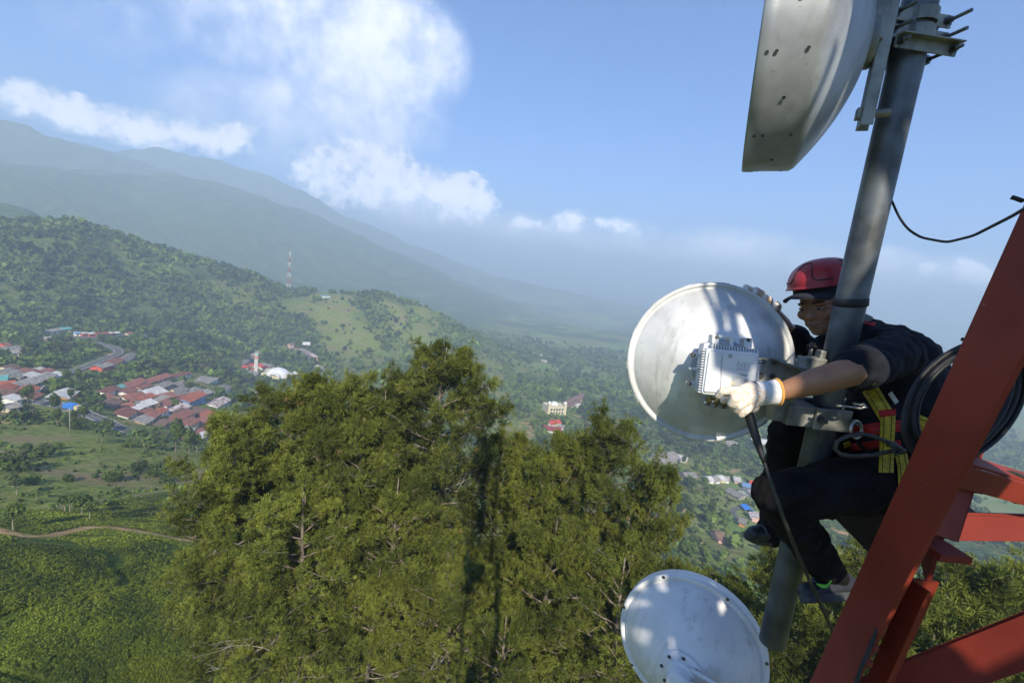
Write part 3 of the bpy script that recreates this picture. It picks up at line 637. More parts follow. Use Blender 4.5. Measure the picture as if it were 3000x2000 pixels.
def lattice_mast(base, H, w0, w1, label):
    e = empty('lattice_mast', base, label, 'tower', None, .4); EXCL.append((base[0], base[1], 8)); R_ = mat('mast_red_paint', (.45, .08, .05), .7); Wm = mat('mast_white_paint', (.75, .74, .72), .7)
    n = 7
    for k in range(n):
        z0, z1 = H*k/n, H*(k+1)/n; a0 = w0+(w1-w0)*k/n; a1 = w0+(w1-w0)*(k+1)/n; q = MB()
        c0 = [(-a0, -a0, z0), (a0, -a0, z0), (a0, a0, z0), (-a0, a0, z0)]; c1 = [(-a1, -a1, z1), (a1, -a1, z1), (a1, a1, z1), (-a1, a1, z1)]
        for i in range(4):
            q.tube([c0[i], c1[i]], .22, 4); q.tube([c0[i], c1[(i+1) % 4]], .14, 4); q.tube([c0[(i+1) % 4], c1[i]], .14, 4); q.tube([c1[i], c1[(i+1) % 4]], .14, 4)
            mm = [tuple((np.array(c0[i])+np.array(c1[i]))/2), tuple((np.array(c0[(i+1) % 4])+np.array(c1[(i+1) % 4]))/2)]; q.tube(mm, .12, 4)
        q.build('lattice_section', R_ if k % 2 else Wm, e)
    q = MB(); q.tube([(0, 0, H), (0, 0, H+5)], .2, 6); q.build('antenna_rod', Wm, e)
    for z in (H*.86, H*.93):
        q = MB(); q.lathe([(0, 0), (1.3, .1), (1.3, .9), (0, 1.1)], Matrix.Translation((w1, 0, z)) @ Matrix.Rotation(1.2, 4, 'Y'), 14); q.build('dish', Wm, e)
mb = ground_l(845, 846); mast_r = math.hypot(mb[0], mb[1])
lattice_mast(mb, 72*mast_r/1000., 3.4*mast_r/1000, .7, 'tall red and white lattice mast on the ridge')

# lorry with a blue tarpaulin on the road
def lorry():
    c = ground_l(*A1(705, 1024)); d = RD1[9]-RD1[8]; ang = math.atan2(d[1], d[0]); e = empty('lorry', (c[0], c[1], c[2]+.4), 'lorry with a bright blue tarpaulin on the valley road', 'lorry', None, ang); EXCL.append((c[0], c[1], 8))
    q = MB(); q.box((0, 0, 1.0), (7.5, 2.3, .5)); q.build('chassis', mat('lorry_chassis', (.06, .06, .06), .7), e)
    pr = [(-3.2, 1.2), (2.0, 1.2), (2.0, 2.8), (1.4, 3.4), (-2.6, 3.4), (-3.2, 2.8)]
    M_ = Matrix(((1, 0, 0, 0), (0, 0, 1, -1.25), (0, 1, 0, 0), (0, 0, 0, 1)))
    q = MB(); q.prism(pr, M_, 2.5); q.build('tarpaulin', mat('blue_tarpaulin', (.03, .2, .68), .6, scale=.6), e)
    q = MB(); q.prism([(2.3, .9), (4.0, .9), (4.1, 1.9), (3.6, 2.8), (2.3, 2.8)], M_, 2.5); q.build('cab', mat('cream_lorry_cab', (.6, .5, .3), .4), e)
    q = MB(); q.box((3.92, 0, 2.2), (.1, 2.0, .7)); q.build('windscreen', M_WIN, e)
    for x in (-2.6, -1.5, 3.1):
        for y in (-1.1, 1.1):
            q = MB(); q.lathe([(0, -.18), (.5, -.18), (.5, .18), (0, .18)], Matrix.Translation((x, y, .5)) @ Matrix.Rotation(math.pi/2, 4, 'X'), 14, smooth=False); q.build('wheel', mat('tyre_rubber', (.02, .02, .02), .9), e)
lorry()
def misc_far():
    # billboard above the bend
    b = ground_l(*A2(930, 1012)); dv = math.atan2(b[0], b[1]); e = empty('billboard', b, 'white roadside billboard with blurred grey print above the hairpin bend', 'billboard', None, -dv)
    q = MB(); q.box((0, 0, 9), (11, .4, 5)); q.build('panel', mat('billboard_print', (.8, .8, .82), .5, scale=.25, col2=(.45, .45, .52)), e)
    for sx in (-1, 1): q = MB(); q.tube([(sx*3.5, .3, 0), (sx*3.5, .3, 8)], .2, 6); q.build('leg', WALL['grey'], e)
    # utility poles along the road
    for k, (x, y) in enumerate([(690, 1245), (755, 968)]):
        b = ground_l(*(A1 if k == 0 else A2)(x, y)); e = empty('utility_pole', b, ['thin wooden pole on the meadow below the lorry', 'tall thin pole above the hairpin bend'][k], 'utility pole')
        q = MB(); q.tube([(0, 0, -1), (0, 0, 10)], [.16, .11], 6); q.build('pole', mat('weathered_pole', (.35, .32, .28), .9), e); q = MB(); q.box((0, 0, 9.4), (1.8, .12, .12)); q.build('crossarm', mat('weathered_pole', (.35, .32, .28), .9), e)
    # blue tarpaulin shelter in the valley
    b = ground_l(*A6(1762, 1335)); e = empty('tarpaulin_shelter', b, 'bright blue tarpaulin shelter beside the dirt track', 'shelter')
    q = MB(); q.prism([(-3, 2.2), (0, 3.4), (3, 2.2), (3, 2.3), (0, 3.5), (-3, 2.3)], Matrix(((1, 0, 0, 0), (0, 0, 1, -4), (0, 1, 0, 0), (0, 0, 0, 1))), 8); q.build('canopy', mat('blue_tarpaulin', (.03, .2, .68), .6), e)
    for sx in (-1, 1):
        for y in (-3.8, 3.8): q = MB(); q.tube([(sx*2.9, y, -1), (sx*2.9, y, 2.3)], .08, 6); q.build('leg', WALL['grey'], e)
misc_far()
# ------------------------------------------------------------------ vegetation
def leaf_mat(name, c1, c2, tint=True, trans=.25, rough=.6, scale=.25, autumn=None, amt=.22):
    m = bpy.data.materials.new(name); m.use_nodes = True; T = NT(m.node_tree); b = T.n['Principled BSDF']
    g = T.node('ShaderNodeNewGeometry'); p = g.outputs['Position']
    n = T.ramp(T.noise(p, scale, 4), .36, .64); c = T.mix(n, c2, c1)
    at = T.node('ShaderNodeAttribute', attribute_name='tint').outputs['Fac']
    if autumn: c = T.mix(T.ramp(at, .8, 1.0), c, autumn)
    v = T.ramp(at, 0, 1, 1-amt*1.4, 1+amt*1.4, smooth=False)
    m_ = T.vmath('SCALE', c); T.l.new(v, m_.node.inputs['Scale']); c = m_
    oi = T.node('ShaderNodeObjectInfo'); m_ = T.vmath('SCALE', c); T.l.new(T.ramp(oi.outputs['Random'], 0, 1, .8, 1.25, smooth=False), m_.node.inputs['Scale']); c = m_
    T.l.new(c, b.inputs['Base Color']); b.inputs['Roughness'].default_value = rough; b.inputs['Specular IOR Level'].default_value = .25
    if trans:
        tr = T.node('ShaderNodeBsdfTranslucent'); T.l.new(c, tr.inputs[0]); mx = T.node('ShaderNodeMixShader'); mx.inputs[0].default_value = trans
        T.l.new(b.outputs[0], mx.inputs[1]); T.l.new(tr.outputs[0], mx.inputs[2]); T.l.new(mx.outputs[0], T.n['Material Output'].inputs[0])
    return m
M_LEAF = leaf_mat('broadleaf_foliage', (.09, .14, .02), (.035, .065, .01))
M_LEAF2 = leaf_mat('pale_foliage', (.12, .17, .04), (.055, .09, .022))
M_FOREST = leaf_mat('forest_foliage', (.105, .155, .024), (.036, .066, .01), trans=.15, scale=.03, amt=.45)
M_PINE = leaf_mat('pine_needles', (.19, .215, .034), (.078, .1, .016), trans=.3, scale=.35, autumn=(.17, .11, .04), amt=.3)
M_TEA = leaf_mat('tea_leaves', (.18, .228, .018), (.068, .1, .01), trans=.25, scale=.12, autumn=(.2, .28, .03), amt=.3)
M_BARK = mat('pine_bark', (.2, .165, .135), .95, scale=3.0, var=.3, bump=.6, bscale=9, bdist=.05, spec=.1)
M_TWIG = mat('dead_pale_twigs', (.36, .34, .31), .9, scale=3.0, var=.2, spec=.1)
M_PALE = mat('pale_smooth_bark', (.3, .27, .22), .9, scale=2.0, var=.15, spec=.1)

def rand_rot(n, rg):
    q = rg.normal(size=(n, 4)); q /= np.linalg.norm(q, axis=1)[:, None]; w, x, y, z = q.T
    return np.stack([np.stack([1-2*(y*y+z*z), 2*(x*y-z*w), 2*(x*z+y*w)], -1), np.stack([2*(x*y+z*w), 1-2*(x*x+z*z), 2*(y*z-x*w)], -1), np.stack([2*(x*z-y*w), 2*(y*z+x*w), 1-2*(x*x+y*y)], -1)], 1)
def quads_at(C, size, rg, up=.5, nrm=None, aspect=1.0):
    """one little leaf sheet at each centre; sizes may vary"""
    n = len(C); N = rg.normal(size=(n, 3))
    if nrm is not None: N = N*(1-up)+nrm*up*1.6
    else: N[:, 2] = np.abs(N[:, 2])+up
    N /= np.linalg.norm(N, axis=1)[:, None]
    t = np.cross(N, rg.normal(size=(n, 3))); t /= np.linalg.norm(t, axis=1)[:, None]; b = np.cross(N, t)
    s = (np.ones(n)*size)[:, None]*rg.uniform(.6, 1.3, (n, 1)); t = t*s; b = b*s*aspect
    v = np.stack([C-t-b*.6, C+t*.8-b, C+t+b*.7, C-t*.7+b], 1)+rg.normal(size=(n, 4, 3))*s[:, None]*.16
    return v.reshape(-1, 3), np.arange(n*4).reshape(n, 4)

def crown_points(n, rg, lobes=6, flat=.75):
    """points through a lumpy crown of unit radius, most of them near the outside of its lobes"""
    L = rg.normal(size=(lobes, 3)); L /= np.linalg.norm(L, axis=1)[:, None]; L *= rg.uniform(.25, .62, (lobes, 1)); L[:, 2] *= .7
    rr = rg.uniform(.38, .62, lobes); k = rg.integers(0, lobes, n)
    d = rg.normal(size=(n, 3)); d /= np.linalg.norm(d, axis=1)[:, None]
    p = L[k]+d*(rr[k]*rg.uniform(.72, 1.06, n))[:, None]; p[:, 2] *= flat
    return p, d

def tree_proto(seed, kind):
    rg = np.random.default_rng(seed)
    if kind == 'round':   H, cw, ch, n, sz, base = 7.0, 3.5, 3.6, 700, .36, .12
    elif kind == 'tall':  H, cw, ch, n, sz, base = 12.0, 2.6, 4.6, 620, .36, .5
    else:                 H, cw, ch, n, sz, base = 9.0, 3.9, 2.2, 480, .36, .68
    p, d = crown_points(n, rg, 9, 1.0); C = p*[cw, cw, ch]+[0, 0, H*base+ch*.55]
    v, f = quads_at(C, sz, rg, .55, d); tint = np.repeat(rg.random(n), 4)
    crown = np_mesh('crown', v, f, M_LEAF2 if kind == 'thin' else M_LEAF, attrs={'tint': ('FLOAT', tint)})
    m = MB(); bend = rg.normal(size=2)*.25
    pts = [(bend[0]*t*t, bend[1]*t*t, -1+(H*.8+1)*t) for t in np.linspace(0, 1, 6)]; m.tube(pts, [.26*(1-t*.7) for t in np.linspace(0, 1, 6)], 7)
    for k in range(6):
        a = rg.uniform(0, 6.28); z = H*rg.uniform(.45, .72); m.tube([(0, 0, z), (math.cos(a)*cw*.35, math.sin(a)*cw*.35, z+ch*.25), (math.cos(a)*cw*.7, math.sin(a)*cw*.7, z+ch*.5)], [.12, .08, .03], 5)
    o = m.build('trunk', M_PALE if kind == 'thin' else M_BARK); me = o.data; bpy.data.objects.remove(o)
    return me, crown
PROTO = {k: [tree_proto(i*13+j, k) for j in range(3)] for i, k in enumerate(('round', 'tall', 'thin'))}
def place_tree(kind, pos, scale, label, group, rg=RG, name='broadleaf_tree', cat='tree', sq=1.0):
    trunk, crown = PROTO[kind][int(rg.integers(0, 3))]
    e = empty(name, pos, label, cat, group, float(rg.uniform(0, 6.28))); s = float(scale); e.scale = (s*sq, s*sq, s)
    t = link(bpy.data.objects.new('trunk', trunk), e); c = link(bpy.data.objects.new('crown', crown), e); return e

N_IND = 0
def ok_site(x, y, pad=0.0):
    for (a, b, r) in EXCL:
        if (x-a)**2+(y-b)**2 < (r+pad)**2: return False
    return True
A3 = zc(0, 1200, 1.96)
def plant_known():
    """trees one can pick out in the photograph"""
    g = 'trees standing alone on the slope above the tea'
    L = [(655, 400, 50, 'round', 'big round dark tree in the middle of the bare slope'), (795, 350, 52, 'round', 'round tree left of the tallest dark pair on the slope'),
     (905, 372, 60, 'round', 'tallest dark tree of the group above the red soil patch'), (962, 400, 36, 'round', 'smaller tree leaning on the right of the tallest dark tree'),
     (985, 440, 27, 'round', 'small round tree beside the red soil patch'), (395, 398, 32, 'round', 'lone round tree left of the big one, casting a long shadow'),
     (665, 470, 24, 'round', 'small tree directly below the big round tree'), (550, 378, 20, 'round', 'little bush like tree between two round trees'),
     (780, 515, 18, 'round', 'little tree low on the slope'), (250, 262, 55, 'round', 'wide tree above the orange soil hollow'),
     (90, 340, 80, 'round', 'widest tree clump at the left edge of the slope'), (30, 300, 55, 'round', 'tree cut by the left edge of the slope'),
     (190, 420, 42, 'round', 'tree below the orange soil hollow'), (340, 215, 30, 'round', 'low tree on the crest of the slope'), (150, 235, 36, 'round', 'tree on the crest near the left edge'),
     (1010, 240, 46, 'tall', 'dark tall tree below the last village houses'), (1085, 250, 36, 'tall', 'dark tree right of the tall one below the village'),
     (740, 205, 34, 'round', 'dark tree in the banana grove'), (1075, 620, 18, 'round', 'small round tree on the tea beside the right fork of the path')]
    for (x, y, r, k, lab) in L:
        b = ground_l(*A3(x, y+10)); D = float(b @ CF); s = r/1.96*D/FPX/(3.6 if k == 'round' else 2.6)
        place_tree(k, b-[0, 0, .6*s], s, lab, g); EXCL.append((b[0], b[1], 3*s))
    g = 'pale trunked shade trees in the gully'
    for (x, y, h, lab) in [(75, 690, 95, 'pale trunked tree nearest the path at the left edge'), (372, 600, 72, 'first of four pale trunked trees in a row in the gully'), (402, 606, 78, 'second of four pale trunked trees in a row in the gully'),
     (470, 628, 92, 'third of four pale trunked trees in a row in the gully'), (516, 637, 72, 'fourth and rightmost of the pale trunked row in the gully'), (73, 452, 55, 'pale trunked tree under the widest clump, left one'),
     (96, 490, 60, 'pale trunked tree under the widest clump, right one'), (962, 594, 58, 'slim pale trunk near the big pines'), (208, 520, 40, 'slim pale trunk deep in the gully'), (918, 598, 40, 'thin pale trunk left of the slim one near the big pines'),(1183,612,40,'thin pale trunk half hidden by the big pines'),(660, 612, 70, 'bushy tree at the right end of the pale trunked row')]:
        b = ground_l(*A3(x, y)); D = float(b @ CF); s = h*1.25/1.96*D/FPX/math.cos(.42)/9.0*1.15
        place_tree('thin', b, s, lab, g, name='shade_tree'); EXCL.append((b[0], b[1], 2*s))
    # banana plants by the village
    b_ = [ (830, 240), (850, 238), (770, 195), (1130, 262), (1120, 235), (800, 188), (905, 150), (925, 165), (560, 190), (590, 196), (30, 500), (430, 150)]
    m = MB(); rg = np.random.default_rng(5)
    m.tube([(0, 0, -.5), (.05, 0, 1.2), (.1, .05, 2.6)], [.2, .16, .1], 8); st = m.build('stem', mat('banana_stem', (.14, .16, .07), .8)); me_s = st.data; bpy.data.objects.remove(st)
    vs = []; fs = []
    for k in range(10):
        a = k*2.4; L_ = rg.uniform(1.9, 2.7); w = .33; e1 = rg.uniform(.5, 1.1); pts = [(L_*t, math.sin(t*math.pi*.75)*L_*.42*e1*1.4-.25*t) for t in np.linspace(0, 1, 6)]
        ww = [.06, w, w*1.2, w*1.1, w*.7, .03]; o = len(vs)
        for (x, z), q in zip(pts, ww):
            for s_ in (-1, 1): vs.append((x*math.cos(a)-s_*q*math.sin(a), x*math.sin(a)+s_*q*math.cos(a), 2.5+z-.0))
        fs += [(o+2*i, o+2*i+1, o+2*i+3, o+2*i+2) for i in range(5)]
    me_l = np_mesh('leaf_crown', vs, np.array(fs), M_LEAF2, attrs={'tint': ('FLOAT', np.full(len(vs), .7))})
    for k, (x, y) in enumerate(b_):
        b = ground_l(*A3(x, y)) if k < 10 else ground_l(*A1(x, y)); e = empty('banana_plant', b, 'broad leaved banana plant on the edge of the village slope', 'banana plant', 'banana plants near the village', float(rg.uniform(0, 6))); e.scale = (1.5, 1.5, 1.5)
        link(bpy.data.objects.new('stem', me_s), e); link(bpy.data.objects.new('crown', me_l), e)
plant_known()

def sample_sites(n, azr, rr, mask_fn, pad, rg, space):
    out = []; grid = {}
    az = rg.uniform(azr[0], azr[1], n*6); r = np.sqrt(rg.uniform(rr[0]**2, rr[1]**2, n*6)); x = np.sin(np.radians(az))*r; y = np.cos(np.radians(az))*r
    keep = mask_fn(x, y, az, r) > rg.random(len(x)); x, y = x[keep], y[keep]
    E = np.array(EXCL) if EXCL else np.zeros((0, 3)); bad = np.zeros(len(x), bool)
    for k in range(0, len(E), 60):
        e = E[k:k+60]; bad |= (((x[:, None]-e[None, :, 0])**2+(y[:, None]-e[None, :, 1])**2) < (e[None, :, 2]+pad)**2).any(1)
    for a, b in zip(x[~bad], y[~bad]):
        c = (int(a//space), int(b//space))
        if any((c[0]+i, c[1]+j) in grid and (a-grid[(c[0]+i, c[1]+j)][0])**2+(b-grid[(c[0]+i, c[1]+j)][1])**2 < space**2 for i in (-1, 0, 1) for j in (-1, 0, 1)): continue
        grid[c] = (a, b); out.append((a, b))
        if len(out) >= n: break
    return np.array(out)
def near_trees():
    rg = np.random.default_rng(21)
    S = sample_sites(135, (-56, -24), (238, 440), lambda x, y, a, r: np.clip(.35+fbm(x/45, y/45, 3)*1.8, 0, 1), .6, rg, 6)
    for (x, y) in S:
        k = ['round', 'round', 'tall'][int(rg.integers(0, 3))]; s = rg.uniform(.45, 1.0)
        big = s > .75; az = math.degrees(math.atan2(x, y)); r = math.hypot(x, y)
        where = 'near the road junction' if az < -47 else 'between the road and the village' if r < 330 and az < -38 else 'around the village houses' if r > 330 else 'on the slope below the village'
        place_tree(k, (x, y, float(hgt(x, y))-.4), s, ('large ' if big else 'small ')+('slender ' if k == 'tall' else 'bushy ')+'green tree '+where, 'trees in and around the village', rg)
    S = sample_sites(70, (8, 27), (200, 420), lambda x, y, a, r: np.clip(.35+fbm(x/35+2, y/35, 3)*1.6, 0, 1), 1.0, rg, 8)
    for (x, y) in S:
        k = ['round', 'tall', 'round'][int(rg.integers(0, 3))]; s = rg.uniform(.55, 1.15); r = math.hypot(x, y)
        place_tree(k, (x, y, float(hgt(x, y))-.4), s, ('large ' if s > .85 else 'small ')+('slender ' if k == 'tall' else 'bushy ')+'tree on the valley floor '+('nearest the pines' if r < 300 else 'among the fields'), 'trees on the valley floor', rg)
near_trees()

def forest_mass():
    rg = np.random.default_rng(33)
    fo = lambda x, y: 0
    def fm(x, y, a, r):
        i = np.clip(np.searchsorted(AZ, a)-1, 0, len(AZ)-1); j = np.clip(np.searchsorted(LR, np.log(r))-1, 0, len(LR)-1); return MF[i, j]
    S1 = sample_sites(14000, (-58, -6), (640, 1240), lambda x, y, a, r: np.clip(fm(x, y, a, r)*1.1+.02, 0, 1)*np.clip(.75+fbm(x/40+8, y/40, 3)*2.2, 0, 1), 2, rg, 4.6)
    S2 = sample_sites(3000, (-58, -6), (300, 660), lambda x, y, a, r: fm(x, y, a, r)*.9+.1, 2.5, rg, 5.5)
    S3 = sample_sites(12500, (-8, 52), (190, 1500), lambda x, y, a, r: np.clip(fm(x, y, a, r)*1.1+.02+.28*(r < 620), 0, 1)*np.clip(.8+fbm(x/50+8, y/50, 3)*2.2, 0, 1), 3, rg, 6.0)
    S = np.vstack([S1, S2, S3]); n = len(S); r = np.hypot(S[:, 0], S[:, 1]); z = hgt(S[:, 0], S[:, 1])
    V_, F_, T_ = [], [], []; off = 0
    temps = []
    for k in range(8):
        q = 64 if k < 4 else 34; p, d = crown_points(q, rg, 5, 1.0); v, f = quads_at(p*[1, 1, rg.uniform(.95, 1.5)], .34 if k < 4 else .46, rg, .6, d); temps.append((v, f))
    tk = np.where(r < 700, rg.integers(0, 4, n), rg.integers(4, 8, n)); sc = 1.8+3.6*rg.random(n)**2.4*np.where(r < 640, .8, 1.0)*np.where((S[:, 0] > 0) & (r > 500), 1.25, 1.0)
    rz = rg.uniform(0, 6.28, n); tn = np.clip(rg.normal(.5, .16, n)+fbm(S[:, 0]/55, S[:, 1]/55, 3)*.6, 0, 1)
    for k in range(8):
        ii = np.nonzero(tk == k)[0]
        if not len(ii): continue
        v, f = temps[k]; c, s_ = np.cos(rz[ii]), np.sin(rz[ii])
        x = v[None, :, 0]*c[:, None]-v[None, :, 1]*s_[:, None]; y = v[None, :, 0]*s_[:, None]+v[None, :, 1]*c[:, None]; zz = np.broadcast_to(v[None, :, 2], x.shape)
        W_ = np.stack([x, y, zz], -1)*sc[ii, None, None]+np.stack([S[ii, 0], S[ii, 1], z[ii]+sc[ii]*1.15], -1)[:, None]
        V_.append(W_.reshape(-1, 3)); F_.append((f[None]+(np.arange(len(ii))*len(v))[:, None, None]).reshape(-1, 4)+off); off += len(ii)*len(v)
        T_.append(np.repeat(tn[ii], len(v)))
    o = np_obj('forest', np.vstack(V_), np.vstack(F_), M_FOREST, attrs={'tint': ('FLOAT', np.concatenate(T_))})
    tag(o, 'distant woods covering the hill and the valley floor', kind='stuff')
forest_mass()

def tea():
    rg = np.random.default_rng(9)
    azs = np.radians(np.arange(-66, -8, .13)); lr = np.arange(math.log(30), math.log(128), .0032)
    A_, R_ = np.meshgrid(azs, np.exp(lr), indexing='ij'); X = np.sin(A_)*R_; Y = np.cos(A_)*R_; base = hgt(X, Y)
    # bushes: rounded cushions with dark gaps between them, rows running roughly along the slope
    wx = X+fbm(X/5, Y/5, 3)*1.6; wy = Y+fbm(X/5+7, Y/5, 3)*1.6; cell = 1.35; best = np.full(X.shape, 9.); sec = np.full(X.shape, 9.); hid = np.zeros(X.shape)
    ix, iy = np.floor(wx/cell).astype(int), np.floor(wy/cell).astype(int)
    for a in (-1, 0, 1):
        for b in (-1, 0, 1):
            jx = _perm[(ix+a) & 255, (iy+b) & 255]; jy = _perm[(ix+a+91) & 255, (iy+b+37) & 255]
            d = np.hypot(wx/cell-(ix+a+.15+.7*jx), wy/cell-(iy+b+.15+.7*jy)); nb = d < best
            sec = np.where(nb, best, np.minimum(sec, d)); hid = np.where(nb, jx, hid); best = np.minimum(best, d)
    gap = np.clip((sec-best)/.32, 0, 1); dome = gap**.5*(.62+.35*hid)+.12*fbm(X/.7, Y/.7, 2)
    big = np.clip((np.abs(fbm(X/16+3, Y/11, 2))-.035)/.06, 0, 1)            # foot tracks between the plots
    keep = np.clip((seg_dist(X, Y, PATH)-1.1)/.6, 0, 1)
    mass = np.clip(fbm(X/9, Y/9, 3)*1.5+.7, .25, 1.2)
    hgt_ = (dome*.5*mass+.18+.12*fbm(X/3, Y/3, 2))*big*keep; Z_ = base+hgt_-.12
    na, nr = X.shape; v = np.stack([X, Y, Z_], -1).reshape(-1, 3); i, j = np.meshgrid(np.arange(na-1), np.arange(nr-1), indexing='ij'); a = i*nr+j
    f = np.stack([a, a+nr, a+nr+1, a+1], -1).reshape(-1, 4)
    cov = (big*keep > .3); fm = cov.reshape(-1)[f].all(1); f = f[fm]
    used = np.unique(f); rm = np.zeros(len(v), int); rm[used] = np.arange(len(used)); v2 = v[used]; f = rm[f]
    tn = np.clip(.5+fbm(X/12+1, Y/12, 3)*.6, 0, .78).reshape(-1)[used]
    # leaf sprays standing on the cushions
    n = 380000; az = rg.uniform(-64, -9, n); r = np.exp(rg.uniform(math.log(33), math.log(126), n)); ai = (np.radians(az)-azs[0])/(azs[1]-azs[0]); ri = (np.log(r)-lr[0])/.0032
    ai = np.clip(ai.astype(int), 0, na-1); ri = np.clip(ri.astype(int), 0, nr-1); ok = (hgt_[ai, ri] > .06)
    ai, ri, r, az = ai[ok], ri[ok], r[ok], az[ok]; x = np.sin(np.radians(az))*r; y = np.cos(np.radians(az))*r
    C = np.stack([x, y, Z_[ai, ri]+.05+rg.uniform(-.04, .09, len(x))], -1); qv, qf = quads_at(C, (.0024*r*.34+.016), rg, .9)
    tq = np.repeat(np.clip(tn.mean()+rg.normal(0, .16, len(x))+fbm(x/12+1, y/12, 3)*.5, 0, 1), 4)
    o = np_obj('tea_bushes', np.vstack([v2, qv]), np.vstack([f, qf+len(v2)]), M_TEA, attrs={'tint': ('FLOAT', np.concatenate([tn*.5, tq]))}, smooth=True)
    tag(o, 'dense tea bushes covering the near slope', kind='stuff')
tea()

def undergrowth():
    """scrub under the pines and bushes at the foot of the picture"""
    rg = np.random.default_rng(44); V_, T_ = [], []; off = 0
    for k in range(420):
        az = rg.uniform(-34, 42); r = rg.uniform(12, 58); s = rg.uniform(.8, 2.3)
        if az > -20: r = rg.uniform(10, 75); s = rg.uniform(1.2, 3.2)
        x, y = math.sin(rad(az))*r, math.cos(rad(az))*r; n = 330
        p, d = crown_points(n, rg, 5, .8); C = p*s+[x, y, float(hgt(x, y))+s*.35]; v, f = quads_at(C, .13+.06*s, rg, .5, d); V_.append(v); T_.append(np.full(len(v), np.clip(rg.normal(.5, .25), 0, 1)))
    v = np.vstack(V_); f = np.arange(len(v)).reshape(-1, 4)
    o = np_obj('undergrowth', v, f, M_LEAF, attrs={'tint': ('FLOAT', np.concatenate(T_))}); tag(o, 'broadleaf scrub under the pines', kind='stuff')
undergrowth()

def scrub():
    rg = np.random.default_rng(61)
    S = sample_sites(5200, (-58, -16), (128, 640), lambda x, y, a, r: np.clip(.2+fbm(x/22, y/22, 4)*2.2, 0, 1), 0, rg, 1.6)
    S = np.vstack([S, sample_sites(3200, (4, 36), (120, 600), lambda x, y, a, r: np.clip(.25+fbm(x/22, y/22, 4)*2.2, 0, 1), 0, rg, 1.6)])
    r = np.hypot(S[:, 0], S[:, 1]); n = len(S); q = 26; p, d = crown_points(q, rg, 4, .8); sc = rg.uniform(.6, 1.9, n)*np.clip(r/260, .6, 1.4)
    C = (p[None]*sc[:, None, None]*rg.uniform(.75, 1.25, (n, 1, 3))+np.stack([S[:, 0], S[:, 1], hgt(S[:, 0], S[:, 1])+sc*.35], -1)[:, None]).reshape(-1, 3)
    v, f = quads_at(C, np.repeat(sc*.3, q), rg, .6, np.tile(d, (n, 1)))
    o = np_obj('scrub', v, f, M_FOREST, attrs={'tint': ('FLOAT', np.repeat(np.clip(rg.normal(.55, .28, n), 0, 1), q*4))}); tag(o, 'low scrub and ferns scattered over the slopes around the village', kind='stuff')
scrub()

